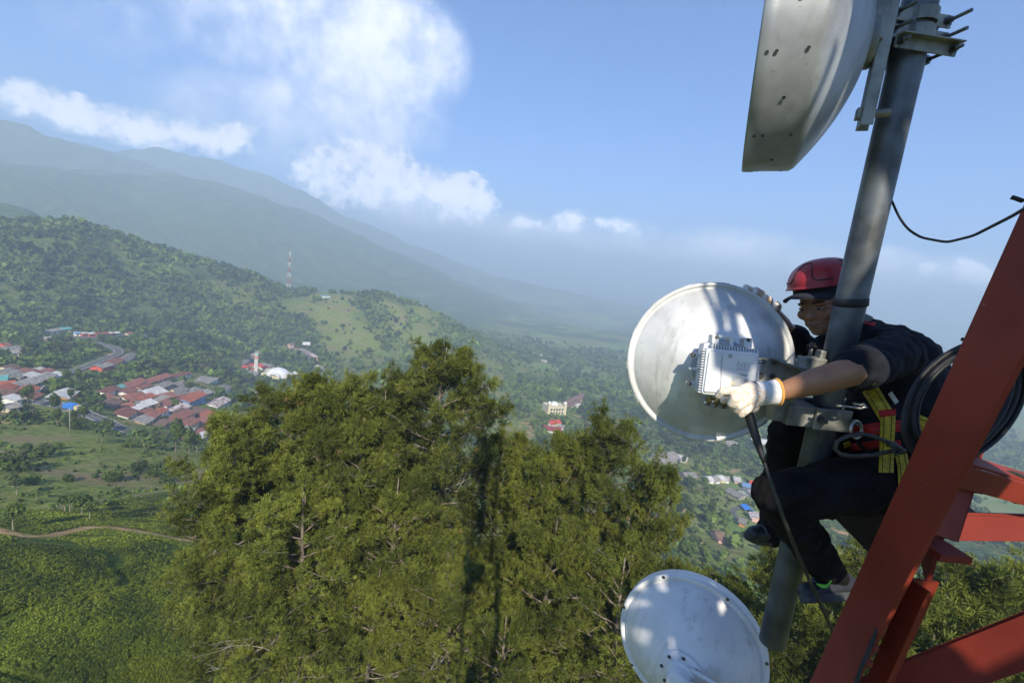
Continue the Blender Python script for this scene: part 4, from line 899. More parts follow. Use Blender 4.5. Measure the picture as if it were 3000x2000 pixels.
# ---- pines
def pine_proto(seed, H=25.0, cr=5.0, start=.34, n_br=64, lean=0.0, dens=1.0):
    rg = np.random.default_rng(seed); trunk = MB(); br = MB(); dead = MB(); tuft_c = []; tuft_d = []; tuft_s = []
    bend = rg.normal(size=2)*.5+[lean, 0]
    tp = lambda t: np.array([bend[0]*t*t+.15*math.sin(t*7+seed), bend[1]*t*t+.15*math.cos(t*6), H*t])
    ts = np.linspace(0, 1, 14); trunk.tube([tp(t)-np.array([0, 0, 1.5 if t == 0 else 0]) for t in ts], [.36*(1-t)**.8+.03 for t in ts], 10)
    for k in range(n_br):
        u = (k+rg.random())/n_br; t = start+(.93-start)*u**.9; o = tp(t); a = k*2.399+rg.normal()*.35
        el = (-.22+1.05*u**1.5)*rg.uniform(.75, 1.25)
        zc, hz = H*(start+.96)*.5, H*(1.0-start)*.56; ce, se = math.cos(el), math.sin(el); A_ = (ce/cr)**2+(se/hz)**2; B_ = 2*se*(o[2]-zc)/hz**2; C_ = ((o[2]-zc)/hz)**2-1
        L = max(.8, (-B_+math.sqrt(max(0, B_*B_-4*A_*C_)))/(2*A_))*rg.uniform(.8, 1.08); dirv = np.array([math.cos(a)*math.cos(el), math.sin(a)*math.cos(el), math.sin(el)])
        pts = []; q = o.copy(); d = dirv.copy()
        for s_ in range(8):
            pts.append(q.copy()); d = d+np.array([rg.normal()*.1, rg.normal()*.1, .03+rg.normal()*.06]); d /= np.linalg.norm(d); q = q+d*L/7
        br.tube(pts, [.055*(1-i/8)+.012 for i in range(8)], 5, cap=False)
        pts = np.array(pts)
        for m_ in range(int(16*dens)):
            w = rg.uniform(.2, 1.0)**.75; i0 = w*7; i = int(min(6, i0)); b0 = pts[i]+(pts[i+1]-pts[i])*(i0-i)
            sd = rg.normal(size=3); sd[2] = abs(sd[2])*.55+.05; sd /= np.linalg.norm(sd); sl = L*rg.uniform(.14, .34)*(1.15-.35*w); p1 = b0+sd*sl
            if m_ % 3 == 0: br.tube([b0, (b0+p1)/2+rg.normal(size=3)*.05, p1], [.03, .02, .01], 4, cap=False)
            for _ in range(int(rg.integers(4, 7))):
                g = rg.uniform(.3, 1.1); tuft_c.append(b0+sd*sl*g+rg.normal(size=3)*.16); dd = sd*.7+rg.normal(size=3)*.35+[0, 0, .45]; tuft_d.append(dd/np.linalg.norm(dd)); tuft_s.append(rg.uniform(.2, .38))
        tuft_c.append(pts[-1]); tuft_d.append(d); tuft_s.append(.36)
    # bare pale branches low down and inside
    for k in range(34):
        t = rg.uniform(.12, .72); o = tp(t); a = rg.uniform(0, 6.28); L = cr*rg.uniform(.45, 1.08); d = np.array([math.cos(a), math.sin(a), rg.uniform(-.25, .35)]); d /= np.linalg.norm(d); pts = [o]; q = o
        for s_ in range(6): d = d+rg.normal(size=3)*.16; d /= np.linalg.norm(d); q = q+d*L/6; pts.append(q)
        dead.tube(pts, [.026*(1-i/7)+.006 for i in range(7)], 4, cap=False)
        for m_ in range(11):
            i = int(rg.integers(2, 6)); d2 = d+rg.normal(size=3)*.8; d2 /= np.linalg.norm(d2); l2 = L*rg.uniform(.12, .34); p1 = pts[i]+d2*l2*.5; p2 = p1+(d2+rg.normal(size=3)*.35)*l2*.5
            dead.tube([pts[i], p1, p2], [.016, .011, .005], 3, cap=False)
    C = np.array(tuft_c); D = np.array(tuft_d); S = np.array(tuft_s); n = len(C); q = 20
    nd = D[:, None]*.75+rg.normal(size=(n, q, 3))*.62; nd /= np.linalg.norm(nd, axis=2)[..., None]
    ln = S[:, None, None]*rg.uniform(.75, 1.15, (n, q, 1)); tip = C[:, None]+nd*ln; sdv = np.cross(nd, rg.normal(size=(n, q, 3))); sdv /= np.linalg.norm(sdv, axis=2)[..., None]
    b0 = C[:, None]+nd*ln*.08; wd = .015
    v = np.stack([b0-sdv*wd*.6, b0+sdv*wd*.6, tip+sdv*wd, tip-sdv*wd], 2).reshape(-1, 3)
    f = np.arange(len(v)).reshape(-1, 4); tint = np.repeat(np.clip(rg.normal(.42, .17, n), 0, 1), q*4)
    crown = np_mesh('crown', v, f, M_PINE, attrs={'tint': ('FLOAT', tint)})
    out = []
    for nm, m_, mt in (('trunk', trunk, M_BARK), ('branches', br, M_BARK), ('dead_branches', dead, M_TWIG)):
        o = m_.build(nm, mt); out.append((nm, o.data)); bpy.data.objects.remove(o)
    return out+[('crown', crown)], float(np.percentile(C[:, 2], 99.7))
PINES = [pine_proto(1, 25, 5.4, .36, 68, 0, 1.1), pine_proto(2, 24, 4.6, .3, 62, 0, 1.05), pine_proto(3, 23, 4.4, .26, 58, .8, 1.0), pine_proto(4, 26, 5.0, .32, 64, 0, 1.05)]
def pine(px, py, r, k, label, wide=1.0, rz=None):
    a, te = azel(px, py); top = np.array([math.sin(a)*r, math.cos(a)*r, te*r]); zb = float(hgt(top[0], top[1])); parts, H = PINES[k]
    e = empty('pine_tree', (top[0], top[1], zb), label, 'pine tree', 'tall pines in front of the mast', float(px*.7) if rz is None else rz)
    s = (top[2]-zb)/H; e.scale = (wide, wide, s)
    for nm, me in parts: link(bpy.data.objects.new(nm, me), e)
    return e
PLIST = [ # top x, top y, metres, kind, width
 (1290, 1012, 32, 0, 1.13, 'tallest pine with a rounded top rising above all the others'), (1020, 1100, 31, 1, 1.1, 'pine with a flat top just left of the tallest pine'),
 (1150, 1130, 33, 3, 1.0, 'pine filling the gap left of the tallest crown'), (1060, 1230, 28, 0, .9, 'broad pine in front of the flat topped one'), (860, 1120, 33, 3, 1.0, 'pine below the white domed mosque, second left of the tallest'), (770, 1205, 32, 2, 1.0, 'pine under the last village houses'), (700, 1345, 31, 1, .9, 'leftmost pine, leaning over the tea slope'),
 (1475, 1290, 33, 2, .95, 'narrow pine directly right of the tallest one'), (1590, 1340, 31, 1, .9, 'low pine in the dip between the two high crowns'), (1790, 1215, 31, 3, .95, 'tall pine of the right group, just below the held dish'),
 (1905, 1375, 28, 2, .7, 'right hand pine beside the valley fields'), (1680, 1290, 30, 0, .75, 'pine left of the tall one in the right group'),
 (900, 1420, 26, 3, .9, 'forward pine with many bare branches, left of centre'), (1160, 1400, 26, 1, .95, 'forward pine full of bare branches under the tallest crown'),
 (1380, 1560, 25, 2, .8, 'forward pine lying in the tower shadow'), (1640, 1520, 25, 1, .9, 'forward pine left of the lower dish'), (840, 1560, 27, 0, .7, 'low forward pine at the edge of the tea'),
 (1850, 1620, 24, 3, .9, 'forward pine right behind the lower dish'), (1080, 1720, 23, 2, .7, 'lowest forward pine at the foot of the picture'), (1500, 1790, 22, 3, .7, 'lowest forward pine beside the lower dish'),
 (2130, 1700, 27, 0, .9, 'pine below the far boot'), (2350, 1610, 29, 1, 1.05, 'pine seen between the shins'), (2560, 1640, 27, 3, 1.0, 'pine beneath the seated worker'), (2800, 1690, 29, 2, 1.1, 'pine right of the red leg, below the gusset'),
 (3010, 1670, 31, 0, 1.0, 'pine at the right edge of the photo'), (2720, 1850, 22, 1, .9, 'dark pine right of the red leg, low down'), (2950, 1830, 23, 3, .95, 'dark pine in the lower right corner'), (2250, 1850, 22, 2, .9, 'pine under the lower end of the grey pole'),(2480,1800,23,0,.8,'pine hidden behind the foot of the red leg')]
for (x, y, r, k, w, lab) in PLIST: pine(x, y, r, k, lab, w)
# ------------------------------------------------------------------ foreground: pole, antennas, red tower, rigger
def dirty(T, b, vec):
    """grime streaks and specks on painted metal"""
    src = b.inputs['Base Color'].links[0].from_socket
    mp = T.node('ShaderNodeMapping'); mp.inputs['Scale'].default_value = (1, 1, .16); T.l.new(vec, mp.inputs[0])
    c = T.mix(T.ramp(T.noise(mp.outputs[0], 22, 6, .7), .5, .78, 0, .55), src, (.2, .19, .16))
    c = T.mix(T.ramp(T.noise(vec, 70, 3, .6), .68, .76, 0, .6), c, (.1, .09, .08)); T.l.new(c, b.inputs['Base Color'])
M_GALV = mat('galvanised_steel', (.125, .14, .155), .5, .5, scale=9, var=.22, bump=.15, bscale=60, bdist=.002, extra=lambda T, b, v: dirty(T, b, v))
M_GALV2 = mat('dull_zinc_bracket', (.3, .3, .27), .5, .45, scale=14, var=.2, extra=lambda T, b, v: dirty(T, b, v))
M_ALU = mat('spun_aluminium_back', (.66, .66, .65), .4, .15, scale=5, var=.12, extra=lambda T, b, v: dirty(T, b, v))
M_ALUD = mat('weathered_aluminium', (.36, .385, .42), .45, .25, scale=4, var=.16, extra=lambda T, b, v: dirty(T, b, v))
M_WHT = mat('white_enamel', (.72, .71, .71), .4, 0, scale=6, var=.05, extra=lambda T, b, v: dirty(T, b, v))
M_ODU = mat('white_cast_housing', (.68, .69, .71), .42, 0, scale=9, var=.03, bump=.05, bscale=150, bdist=.001)
M_LBL = mat('silver_label', (.66, .67, .68), .3, .3, scale=5, var=.04)
M_INK = mat('dark_print', (.06, .06, .07), .6); M_YEL = mat('yellow_mark', (.75, .6, .08), .5)
M_BLK = mat('black_cable', (.009, .009, .011), .6, scale=30, var=.2); M_STEEL = mat('dark_bolt_steel', (.13, .13, .13), .4, .8, scale=20)
def redx(T, b, vec):
    src = b.inputs['Base Color'].links[0].from_socket
    c = T.mix(T.ramp(T.noise(vec, 6, 6, .7), .56, .72, 0, .55), src, (.13, .03, .02))
    c = T.mix(T.ramp(T.noise(vec, 23, 4, .6), .72, .76), c, (.35, .36, .36)); T.l.new(c, b.inputs['Base Color'])
M_RED = mat('red_oxide_paint', (.23, .03, .017), .6, 0, spec=.3, scale=3, var=.12, bump=.25, bscale=30, bdist=.003, extra=redx)
def M_at(o, z, x=None):
    """matrix at o with its z along z and its x near x"""
    z = Vector(tuple(z)).normalized(); x = Vector(tuple(x)) if x is not None else (Vector((0, 0, 1)) if abs(z.z) < .9 else Vector((1, 0, 0)))
    x = (x-z*x.dot(z)).normalized(); y = z.cross(x); return Matrix(((x.x, y.x, z.x, o[0]), (x.y, y.y, z.y, o[1]), (x.z, y.z, z.z, o[2]), (0, 0, 0, 1)))
def disc_mb(mb_, M, r, h0, h1, n=16, mi=0): return mb_.lathe([(0, h0), (r, h0), (r, h1), (0, h1)], M, n, mi, smooth=False)
def bolt(mb_, M, r=.007, h=.008, mi=0):
    mb_.lathe([(r*1.7, 0), (r*1.7, .0015), (r, .0015), (r, h), (0, h)], M, 6, mi, smooth=False)

VFL = CR*(-.0187)-CF*.1462
LA, LB_ = P(2784, 1079, 1.03), P(2371, 2000, 1.52)
LD = (LB_-LA)/np.linalg.norm(LB_-LA); LTOP, LBOT = LA-LD*1.6, LB_+LD*34

# ---- grey pole
PO0, PO1 = P(2706, -40, 1.33), P(2262, 1880, 1.75); PR = .0455
PDIR = (PO1-PO0)/np.linalg.norm(PO1-PO0)
def pole_at(py, px=None):
    t = np.linspace(0, 1, 400); q = PO0[None]+(PO1-PO0)[None]*t[:, None]; dd = q @ CF; y = 1000-FPX*(q @ CU)/dd; return q[np.abs(y-py).argmin()]
def build_pole():
    top = PO0-PDIR*.9; L = np.linalg.norm(PO1-top); M = M_at(top, PDIR); m = MB()
    m.lathe([(PR, 0), (PR, L*.3), (PR, L*.6), (PR, L), (PR-.004, L), (PR-.004, L-.3)], M, 48)
    o = empty('mounting_pole', top, 'thick grey galvanised steel pole the rigger sits astride', 'steel pole')
    p = m.build('tube', M_GALV, at=None); p.parent = o; p.matrix_parent_inverse = Matrix.Translation(top).inverted()
    q = pole_at(885); m = MB(); m.lathe([(PR+.0005, -.014), (PR+.0035, -.012), (PR+.0035, .012), (PR+.0005, .014)], M_at(q, PDIR, CR) @ Matrix.Rotation(rad(9), 4, 'Y'), 40)
    b = m.build('rubber_band', mat('black_rubber', (.015, .015, .018), .7)); b.parent = o; b.matrix_parent_inverse = Matrix.Translation(top).inverted()
build_pole()
def adopt(o, e):
    o.parent = e; o.matrix_parent_inverse = Matrix.Translation(e.location).inverted(); return o
SPLIT = {'bolt', 'rivet', 'clamp_plate', 'tilt_joint', 'knuckle', 'jaw', 'helmet_vent', 'dish_arm'}
def part(mb_, name, m, e, **k):
    if name not in SPLIT: return adopt(mb_.build(name, m, **k), e)
    # every loose piece becomes a part of its own
    par = list(range(len(mb_.v)))
    def find(i):
        while par[i] != i: par[i] = par[par[i]]; i = par[i]
        return i
    for f_ in mb_.f:
        a = find(f_[0])
        for i in f_[1:]: par[find(i)] = a
    groups = {}
    for fi, f_ in enumerate(mb_.f): groups.setdefault(find(f_[0]), []).append(fi)
    # pieces that touch (nut on its bolt) stay together
    cl = []
    for g in groups.values():
        ids = sorted({i for fi in g for i in mb_.f[fi]}); P_ = np.array([mb_.v[i] for i in ids]); lo, hi = P_.min(0)-.001, P_.max(0)+.001; cl.append([lo, hi, list(g)])
    merged = True
    while merged and name not in ('rivet',):
        merged = False
        for i in range(len(cl)):
            for j in range(i+1, len(cl)):
                if (cl[i][0] <= cl[j][1]).all() and (cl[j][0] <= cl[i][1]).all():
                    cl[i] = [np.minimum(cl[i][0], cl[j][0]), np.maximum(cl[i][1], cl[j][1]), cl[i][2]+cl[j][2]]; del cl[j]; merged = True; break
            if merged: break
    for lo, hi, g in cl:
        q = MB(); mp = {}
        for fi in g:
            for i in mb_.f[fi]:
                if i not in mp: mp[i] = len(q.v); q.v.append(mb_.v[i])
            q.f.append(tuple(mp[i] for i in mb_.f[fi])); q.m.append(mb_.m[fi]); q.sm.append(mb_.sm[fi])
        o = adopt(q.build(name, m, **k), e)
    return o

# ---- dish in the rigger's hands
def dish_frame(c, az, el):
    n = np.array([math.sin(az)*math.cos(el), math.cos(az)*math.cos(el), math.sin(el)]); a = np.cross(n, [0, 0, 1]); a /= np.linalg.norm(a); b = np.cross(a, n); return n, a, b
class Dish:
    def __init__(s, c, az, el): s.c = np.array(c, float); s.n, s.a, s.b = dish_frame(s.c, az, el); s.M = M_at(s.c, -s.n, s.a)
    def uv(s, px, py, h):            # where a photo direction meets the plane h in front of the rim, in the dish's own axes
        v = P(px, py, 1.0); o = s.c-s.n*h; t = (o @ s.n)/(v @ s.n); q = v*t-o; return float(q @ s.a), float(q @ s.b), h
    def w(s, u, v, h): return s.M @ Vector((u, v, h))
# note: M has z = -n (towards the viewer), x = a, y = z cross x
D1 = Dish((.7536, 1.7158, -.2407), .1577, -.0848)
def mid_dish():
    D = D1; e = empty('dish_antenna', D.c, 'round white dish antenna held by the rigger, seen from its back', 'dish antenna')
    R_ = .30; m = MB(); prof = [(R_-.012, -.05), (R_, -.05), (R_, -.006), (R_+.004, 0), (R_+.001, .006), (R_-.010, .008), (R_-.014, .002), (R_-.022, .004)]
    for r in np.linspace(R_-.024, .03, 26): prof.append((r, .006+.155*(1-(r/(R_-.02))**2)))
    prof.append((0, .16)); m.lathe(prof, D.M, 128); part(m, 'reflector', M_ALU, e)
    for k in range(14):
        m = MB(); a = 2*math.pi*(k+.4)/14; m.box(D.w(math.cos(a)*(R_+.002), math.sin(a)*(R_+.002), -.004), (.03, .005, .014), (D.M.to_3x3() @ Matrix.Rotation(a+math.pi/2, 3, 'Z')).to_4x4()); part(m, 'rim_clip', M_ALUD, e)
    m = MB(); m.lathe([(.095, .13), (.095, .165), (.088, .17), (.05, .17), (.05, .2), (0, .2)], D.M, 48); part(m, 'hub', M_ALUD, e)
    # arm plate towards the pole
    m = MB(); q = [D.uv(x, y, .175) for x, y in [(2212, 1048), (2262, 1049), (2345, 1078), (2350, 1132), (2262, 1138), (2212, 1140)]]
    m.prism([(p[0], p[1]) for p in q], D.M, .186, h0=.174)
    fl = [D.uv(x, y, .186) for x, y in [(2262, 1049), (2345, 1078), (2345, 1084), (2262, 1055)]]; m.prism([(p[0], p[1]) for p in fl], D.M, .235, h0=.18)
    part(m, 'mounting_arm', M_GALV2, e)
    m = MB()
    for x, y in [(2268, 1061), (2262, 1102), (2236, 1058)]: p = D.uv(x, y, .187); bolt(m, Matrix.Translation(D.w(*p)) @ D.M.to_3x3().to_4x4(), .006, .009)
    for x, y in [(2226, 1100)]: p = D.uv(x, y, .187); disc_mb(m, Matrix.Translation(D.w(*p)) @ D.M.to_3x3().to_4x4(), .012, 0, .003)
    part(m, 'bolt', M_STEEL, e)
    return e
mid_dish()
def radio():
    D = D1; H = .30; c = D.uv(2140, 1088, H); o = D.w(*c); e = empty('radio_unit', o, 'white finned radio unit bolted to the back of the held dish', 'radio unit')
    P2 = lambda pts, h: [(D.uv(x, y, h)[0], D.uv(x, y, h)[1]) for x, y in pts]
    def rr(pts, r=.008, n=4):       # round the corners of a polygon
        out = []; N = len(pts)
        for i in range(N):
            p, a, b = Vector(pts[i]), Vector(pts[i-1]), Vector(pts[(i+1) % N]); d1 = (a-p).normalized(); d2 = (b-p).normalized(); k = min(r, (a-p).length*.45, (b-p).length*.45)
            for j in range(n+1):
                t = j/n; q = (p+d1*k)*(1-t)**2+p*2*t*(1-t)+(p+d2*k)*t*t; out.append((q.x, q.y))
        return out
    m = MB(); base = rr(P2([(2056, 1004), (2078, 1003), (2214, 1024), (2216, 1032), (2214, 1150), (2060, 1156), (2044, 1148)], .235), .012)
    m.prism(base, D.M, .262, h0=.2); part(m, 'housing', M_ODU, e, bevel=.002)
    m = MB(); cov = rr(P2([(2070, 1019), (2223, 1034), (2212, 1150), (2140, 1150), (2101, 1158), (2055, 1153)], H), .009); m.prism(cov, D.M, H, h0=.262); part(m, 'front_cover', M_ODU, e, bevel=.003, seg=3)
    m = MB(); blk = rr(P2([(2078, 1030), (2116, 1034), (2104, 1150), (2062, 1148)], H+.008), .008); m.prism(blk, D.M, H+.007, h0=H-.001)
    blk = rr(P2([(2118, 1032), (2216, 1042), (2208, 1145), (2110, 1145)], H+.004), .008); m.prism(blk, D.M, H+.0035, h0=H-.001); part(m, 'raised_panel', M_ODU, e, bevel=.003, seg=3)
    # cooling fins, left side and top
    m = MB()
    for k in range(17):
        t = k/16; a = P2([(2046-0*t, 1026)], .27)[0]; x0, y0 = P2([(2054-13*t, 1024+120*t)], .272)[0]; x1, y1 = P2([(2072-14*t, 1026+122*t)], .272)[0]
        m.prism([(x0, y0-.0018), (x1, y1-.0018), (x1, y1+.0018), (x0, y0+.0018)], D.M, .292, h0=.236)
    for k in range(17):
        t = k/16; x0, y0 = P2([(2084+128*t, 1006+16*t)], .272)[0]; x1, y1 = P2([(2083+129*t, 1020+15*t)], .272)[0]
        m.prism([(x0-.0018, y0), (x0+.0018, y0), (x1+.0018, y1), (x1-.0018, y1)], D.M, .292, h0=.236)
    for k in range(8):
        t = k/7; x0, y0 = P2([(2221-9*t, 1058+64*t)], .272)[0]; m.prism([(x0-.012, y0-.0015), (x0+.004, y0-.0015), (x0+.004, y0+.0015), (x0-.012, y0+.0015)], D.M, .29, h0=.236)
    part(m, 'cooling_fin', M_ODU, e)
    # handle frame on top
    m = MB(); hb = .245
    for pts in ([(2087, 980), (2205, 991), (2203, 996), (2087, 986)], [(2087, 981), (2108, 983), (2106, 1010), (2086, 1006)], [(2182, 990), (2204, 992), (2203, 1020), (2180, 1016)], [(2138, 986), (2150, 987), (2150, 1018), (2137, 1016)]):
        m.prism(rr(P2(pts, hb+.03), .003), D.M, hb+.03, h0=hb-.02)
    m.prism(P2([(2104, 995), (2138, 998), (2138, 1012), (2104, 1006)], hb), D.M, hb+.01, h0=hb-.02)
    part(m, 'top_bracket', M_ODU, e, bevel=.0015)
    m = MB()
    for x, y in [(2101, 987), (2193, 996)]: p = D.uv(x, y, hb+.031); disc_mb(m, Matrix.Translation(D.w(*p)) @ D.M.to_3x3().to_4x4(), .0065, -.002, .001)
    p = D.uv(2140, 1043, H+.0036); disc_mb(m, Matrix.Translation(D.w(*p)) @ D.M.to_3x3().to_4x4(), .0058, 0, .001)
    for x, y in [(2030, 1039), (2018, 1123), (2224, 1061)]: p = D.uv(x, y, .226); bolt(m, Matrix.Translation(D.w(*p)) @ D.M.to_3x3().to_4x4(), .0055, .004)
    part(m, 'bolt', M_STEEL, e)
    p = D.uv(2140, 1043, H+.0048); m = MB(); disc_mb(m, Matrix.Translation(D.w(*p)) @ D.M.to_3x3().to_4x4(), .0034, 0, .0008); part(m, 'screw_cap', M_LBL, e)
    m = MB()
    for pts in ([(2024, 1032), (2054, 1036), (2052, 1049), (2022, 1047)], [(2018, 1076), (2052, 1077), (2050, 1086), (2020, 1083)], [(2011, 1116), (2048, 1120), (2046, 1136), (2010, 1130)], [(2216, 1052), (2232, 1055), (2231, 1068), (2215, 1066)]):
        m = MB(); m.prism(rr(P2(pts, .22), .006), D.M, .225, h0=.205); part(m, 'fixing_lug', M_ODU, e, bevel=.0015)
    # lower connector bracket
    m = MB(); m.prism(rr(P2([(2061, 1156), (2080, 1158), (2086, 1172), (2150, 1184), (2150, 1197), (2072, 1190), (2060, 1184)], .24), .006), D.M, .25, h0=.215); part(m, 'lower_bracket', M_ALUD, e, bevel=.002)
    m = MB()
    for x, y in [(2078, 1160), (2100, 1166), (2122, 1170)]:
        m = MB(); p = D.uv(x, y, .245); m.lathe([(.011, 0), (.011, .02), (.007, .02), (.007, .03), (0, .03)], M_at(D.w(*p), D.b*-1.0, D.a), 14); part(m, 'connector', mat('brass_connector', (.32, .27, .18), .4, .7), e)
    # rating label with its print
    LB = H+.0045; m = MB(); m.prism(P2([(2145, 1084), (2215, 1090), (2209, 1135), (2140, 1128)], LB), D.M, LB, h0=LB-.001); lab = part(m, 'rating_label', M_LBL, e)
    def text(body, x, y, size, mtl=M_INK, nm='print'):
        cu = bpy.data.curves.new(nm, 'FONT'); cu.body = body; cu.size = size; cu.extrude = .0002; to = bpy.data.objects.new(nm, cu); COL.objects.link(to)
        p = D.uv(x, y, LB+.0003); q = D.uv(x+40, y+4.5, LB+.0003); X = (D.w(*q)-D.w(*p)).normalized(); Zv = Vector(-D.n); Y = Zv.cross(X); to.matrix_world = Matrix(((X.x, Y.x, Zv.x, D.w(*p).x), (X.y, Y.y, Zv.y, D.w(*p).y), (X.z, Y.z, Zv.z, D.w(*p).z), (0, 0, 0, 1)))
        cu.materials.append(mtl); bpy.context.view_layer.update(); dg = bpy.context.evaluated_depsgraph_get(); me = bpy.data.meshes.new_from_object(to.evaluated_get(dg)); mw = to.matrix_world.copy(); bpy.data.objects.remove(to)
        me.transform(mw); me.materials.clear(); me.materials.append(mtl); ob = link(bpy.data.objects.new(nm, me)); adopt(ob, e); return ob
    text('NEC', 2157, 1074, .026, M_LBL2, 'lettering'); text('iPASOLINK', 2158, 1083, .0095, M_LBL2, 'lettering'); text('CE 0678 \u2460' if False else 'CE0678', 2165, 1099, .0075)
    m = MB()
    for k in range(9):
        y = 1102+3.4*k; x0 = 2146-.35*k; ln = [30, 52, 60, 44, 56, 34, 60, 48, 26][k]
        a = P2([(x0, y), (x0+ln, y+ln*.105), (x0+ln, y+ln*.105+.8), (x0, y+.8)], LB+.0003); m.prism(a, D.M, LB+.0004, h0=LB-.0002)
    part(m, 'small_print', M_INK, e)
    m = MB(); m.prism(P2([(2147, 1118), (2151, 1125), (2143, 1124)], LB+.0006), D.M, LB+.0007, h0=LB); part(m, 'warning_triangle', M_YEL, e)
M_LBL2 = mat('grey_relief_lettering', (.45, .47, .5), .5)
radio()

# ---- upper dish on the pole
def upper_dish():
    D = Dish(P(2238, 160, 1.46), rad(-64.84), -.0253); R_ = .352
    e = empty('dish_antenna', D.c, 'large grey drum shaped dish antenna seen edge on at the top of the pole', 'dish antenna')
    m = MB(); m.lathe([(R_-.02, -.012), (R_, -.012), (R_+.002, -.006), (R_+.002, .024), (R_, .026), (R_, .128), (R_-.004, .134)], D.M, 128); m.lathe([(0, -.01), (R_*.5, -.016), (R_-.02, -.012)], D.M, 96); part(m, 'shroud', M_ALUD, e)
    m = MB(); prof = [(R_-.003, .131)]+[(r, .134+.142*(1-(r/R_)**2)) for r in np.linspace(R_-.006, .04, 26)]+[(0, .277)]; m.lathe(prof, D.M, 128); part(m, 'reflector', M_ALUD, e)
    m = MB()
    for k in range(20):
        a = 2*math.pi*k/20+.1
        for h in ((.012, .034, .105) if k % 2 else (.07,)):
            p = D.w(math.cos(a)*(R_+.002), math.sin(a)*(R_+.002), h); bolt(m, M_at(p, (D.M.to_3x3() @ Vector((math.cos(a), math.sin(a), 0)))), .003, .0008)
    part(m, 'rivet', M_STEEL, e)
    m = MB(); m.lathe([(.07, .262), (.07, .285), (.05, .292), (0, .292)], D.M, 24); part(m, 'hub', M_GALV2, e)
    return D
D0 = upper_dish()
def upper_mount():
    c = pole_at(165); e = empty('pole_clamp', c, 'galvanised clamp bracket with long bolts holding the upper dish to the pole', 'clamp bracket')
    ax = -Vector(D0.n); ax = ax.normalized(); up = Vector((0, 0, 1)); sd = ax.cross(up).normalized(); toc = Vector(-c/np.linalg.norm(c)); C_ = Vector(c); pd = Vector(PDIR)
    # long vertical channel between the dish and the pole
    base = Vector(D0.c)+ax*.295; Mx = M_at(base, up, sd).to_3x3().to_4x4()
    m = MB(); m.box(base+up*-.06, (.056, .006, .36), Mx); m.box(base+up*-.06+sd*.027+ax*.014, (.005, .03, .36), Mx); m.box(base+up*-.06-sd*.027+ax*.014, (.005, .03, .36), Mx); part(m, 'channel', M_GALV2, e, bevel=.001)
    m = MB(); m.tube([base+up*-.2, base+up*-.2+ax*.07], .012, 12); m.box(base+up*-.2, (.03, .03, .03), Mx); m.box(base+up*.05-ax*.02, (.09, .05, .12), Mx); part(m, 'tilt_joint', M_GALV2, e, bevel=.002)
    # three plates across the near side of the pole, bent round it
    pl = MB(); bt = MB(); nr = (ax*.6+toc*.8); nr = (nr-pd*nr.dot(pd)).normalized(); lat = pd.cross(nr).normalized(); lat = lat if lat.dot(Vector(CR)) > 0 else -lat
    for k, (py, hh, bend) in enumerate([(62, .034, 1), (110, .034, 1), (160, .034, 0)]):
        q = Vector(pole_at(py)); pr = []; wv = .098
        for s_ in np.linspace(-1, 1, 25):
            x = s_*wv; z = (math.sqrt(max(0, PR**2-min(abs(x), PR)**2))+.004 if abs(x) < PR*.96 else .014) if bend else PR+.006
            if bend and abs(x) > PR*.78: z = max(.014, PR*.62*(1-(abs(x)-PR*.78)/(.02)))
            pr.append(q+lat*x+nr*z)
        n = len(pr); vs = []
        for t, s2 in ((0, -1), (.006, -1), (0, 1), (.006, 1)): vs += [p+nr*t-pd*(hh*s2/2) for p in pr]
        fs = []
        for i in range(n-1): fs += [(i, i+1, 2*n+i+1, 2*n+i), (n+i, 3*n+i, 3*n+i+1, n+i+1), (i, n+i, n+i+1, i+1), (2*n+i, 2*n+i+1, 3*n+i+1, 3*n+i)]
        fs += [(0, 2*n, 3*n, n), (n-1, 2*n-1, 4*n-1, 3*n-1)]; pl.add(vs, fs)
        if not bend: pl.box(q+nr*(PR+.02)-pd*.015, (2*wv, .03, .004), M_at((0, 0, 0), -pd, lat))
        for s2 in (-1, 1):
            o = q+lat*(s2*wv*.86); a_ = o+nr*.085; b_ = o-nr*.15; bt.tube([a_, b_], .0052, 8); bolt(bt, M_at(o+nr*(.02 if bend else PR+.012), nr), .009, .012); bolt(bt, M_at(o-nr*.02, nr), .009, .01)
    part(pl, 'clamp_plate', M_GALV2, e, bevel=.0008); part(bt, 'bolt', M_STEEL, e)
    # matching jaw behind the pole
    m = MB(); q = Vector(pole_at(105)); m.box(q-nr*(PR+.03), (.2, .05, .12), M_at((0, 0, 0), -pd, lat)); m.box(q-nr*(PR+.02)+lat*.1-pd*.02, (.03, .03, .05), M_at((0, 0, 0), -pd, lat)); m.box(q-nr*.03+lat*.05+pd*.085, (.06, .03, .05), M_at((0, 0, 0), pd, lat)); m.box(q-nr*(PR+.03)-ax*.06, (.06, .08, .1), Mx); part(m, 'jaw', M_GALV2, e, bevel=.002)
upper_mount()

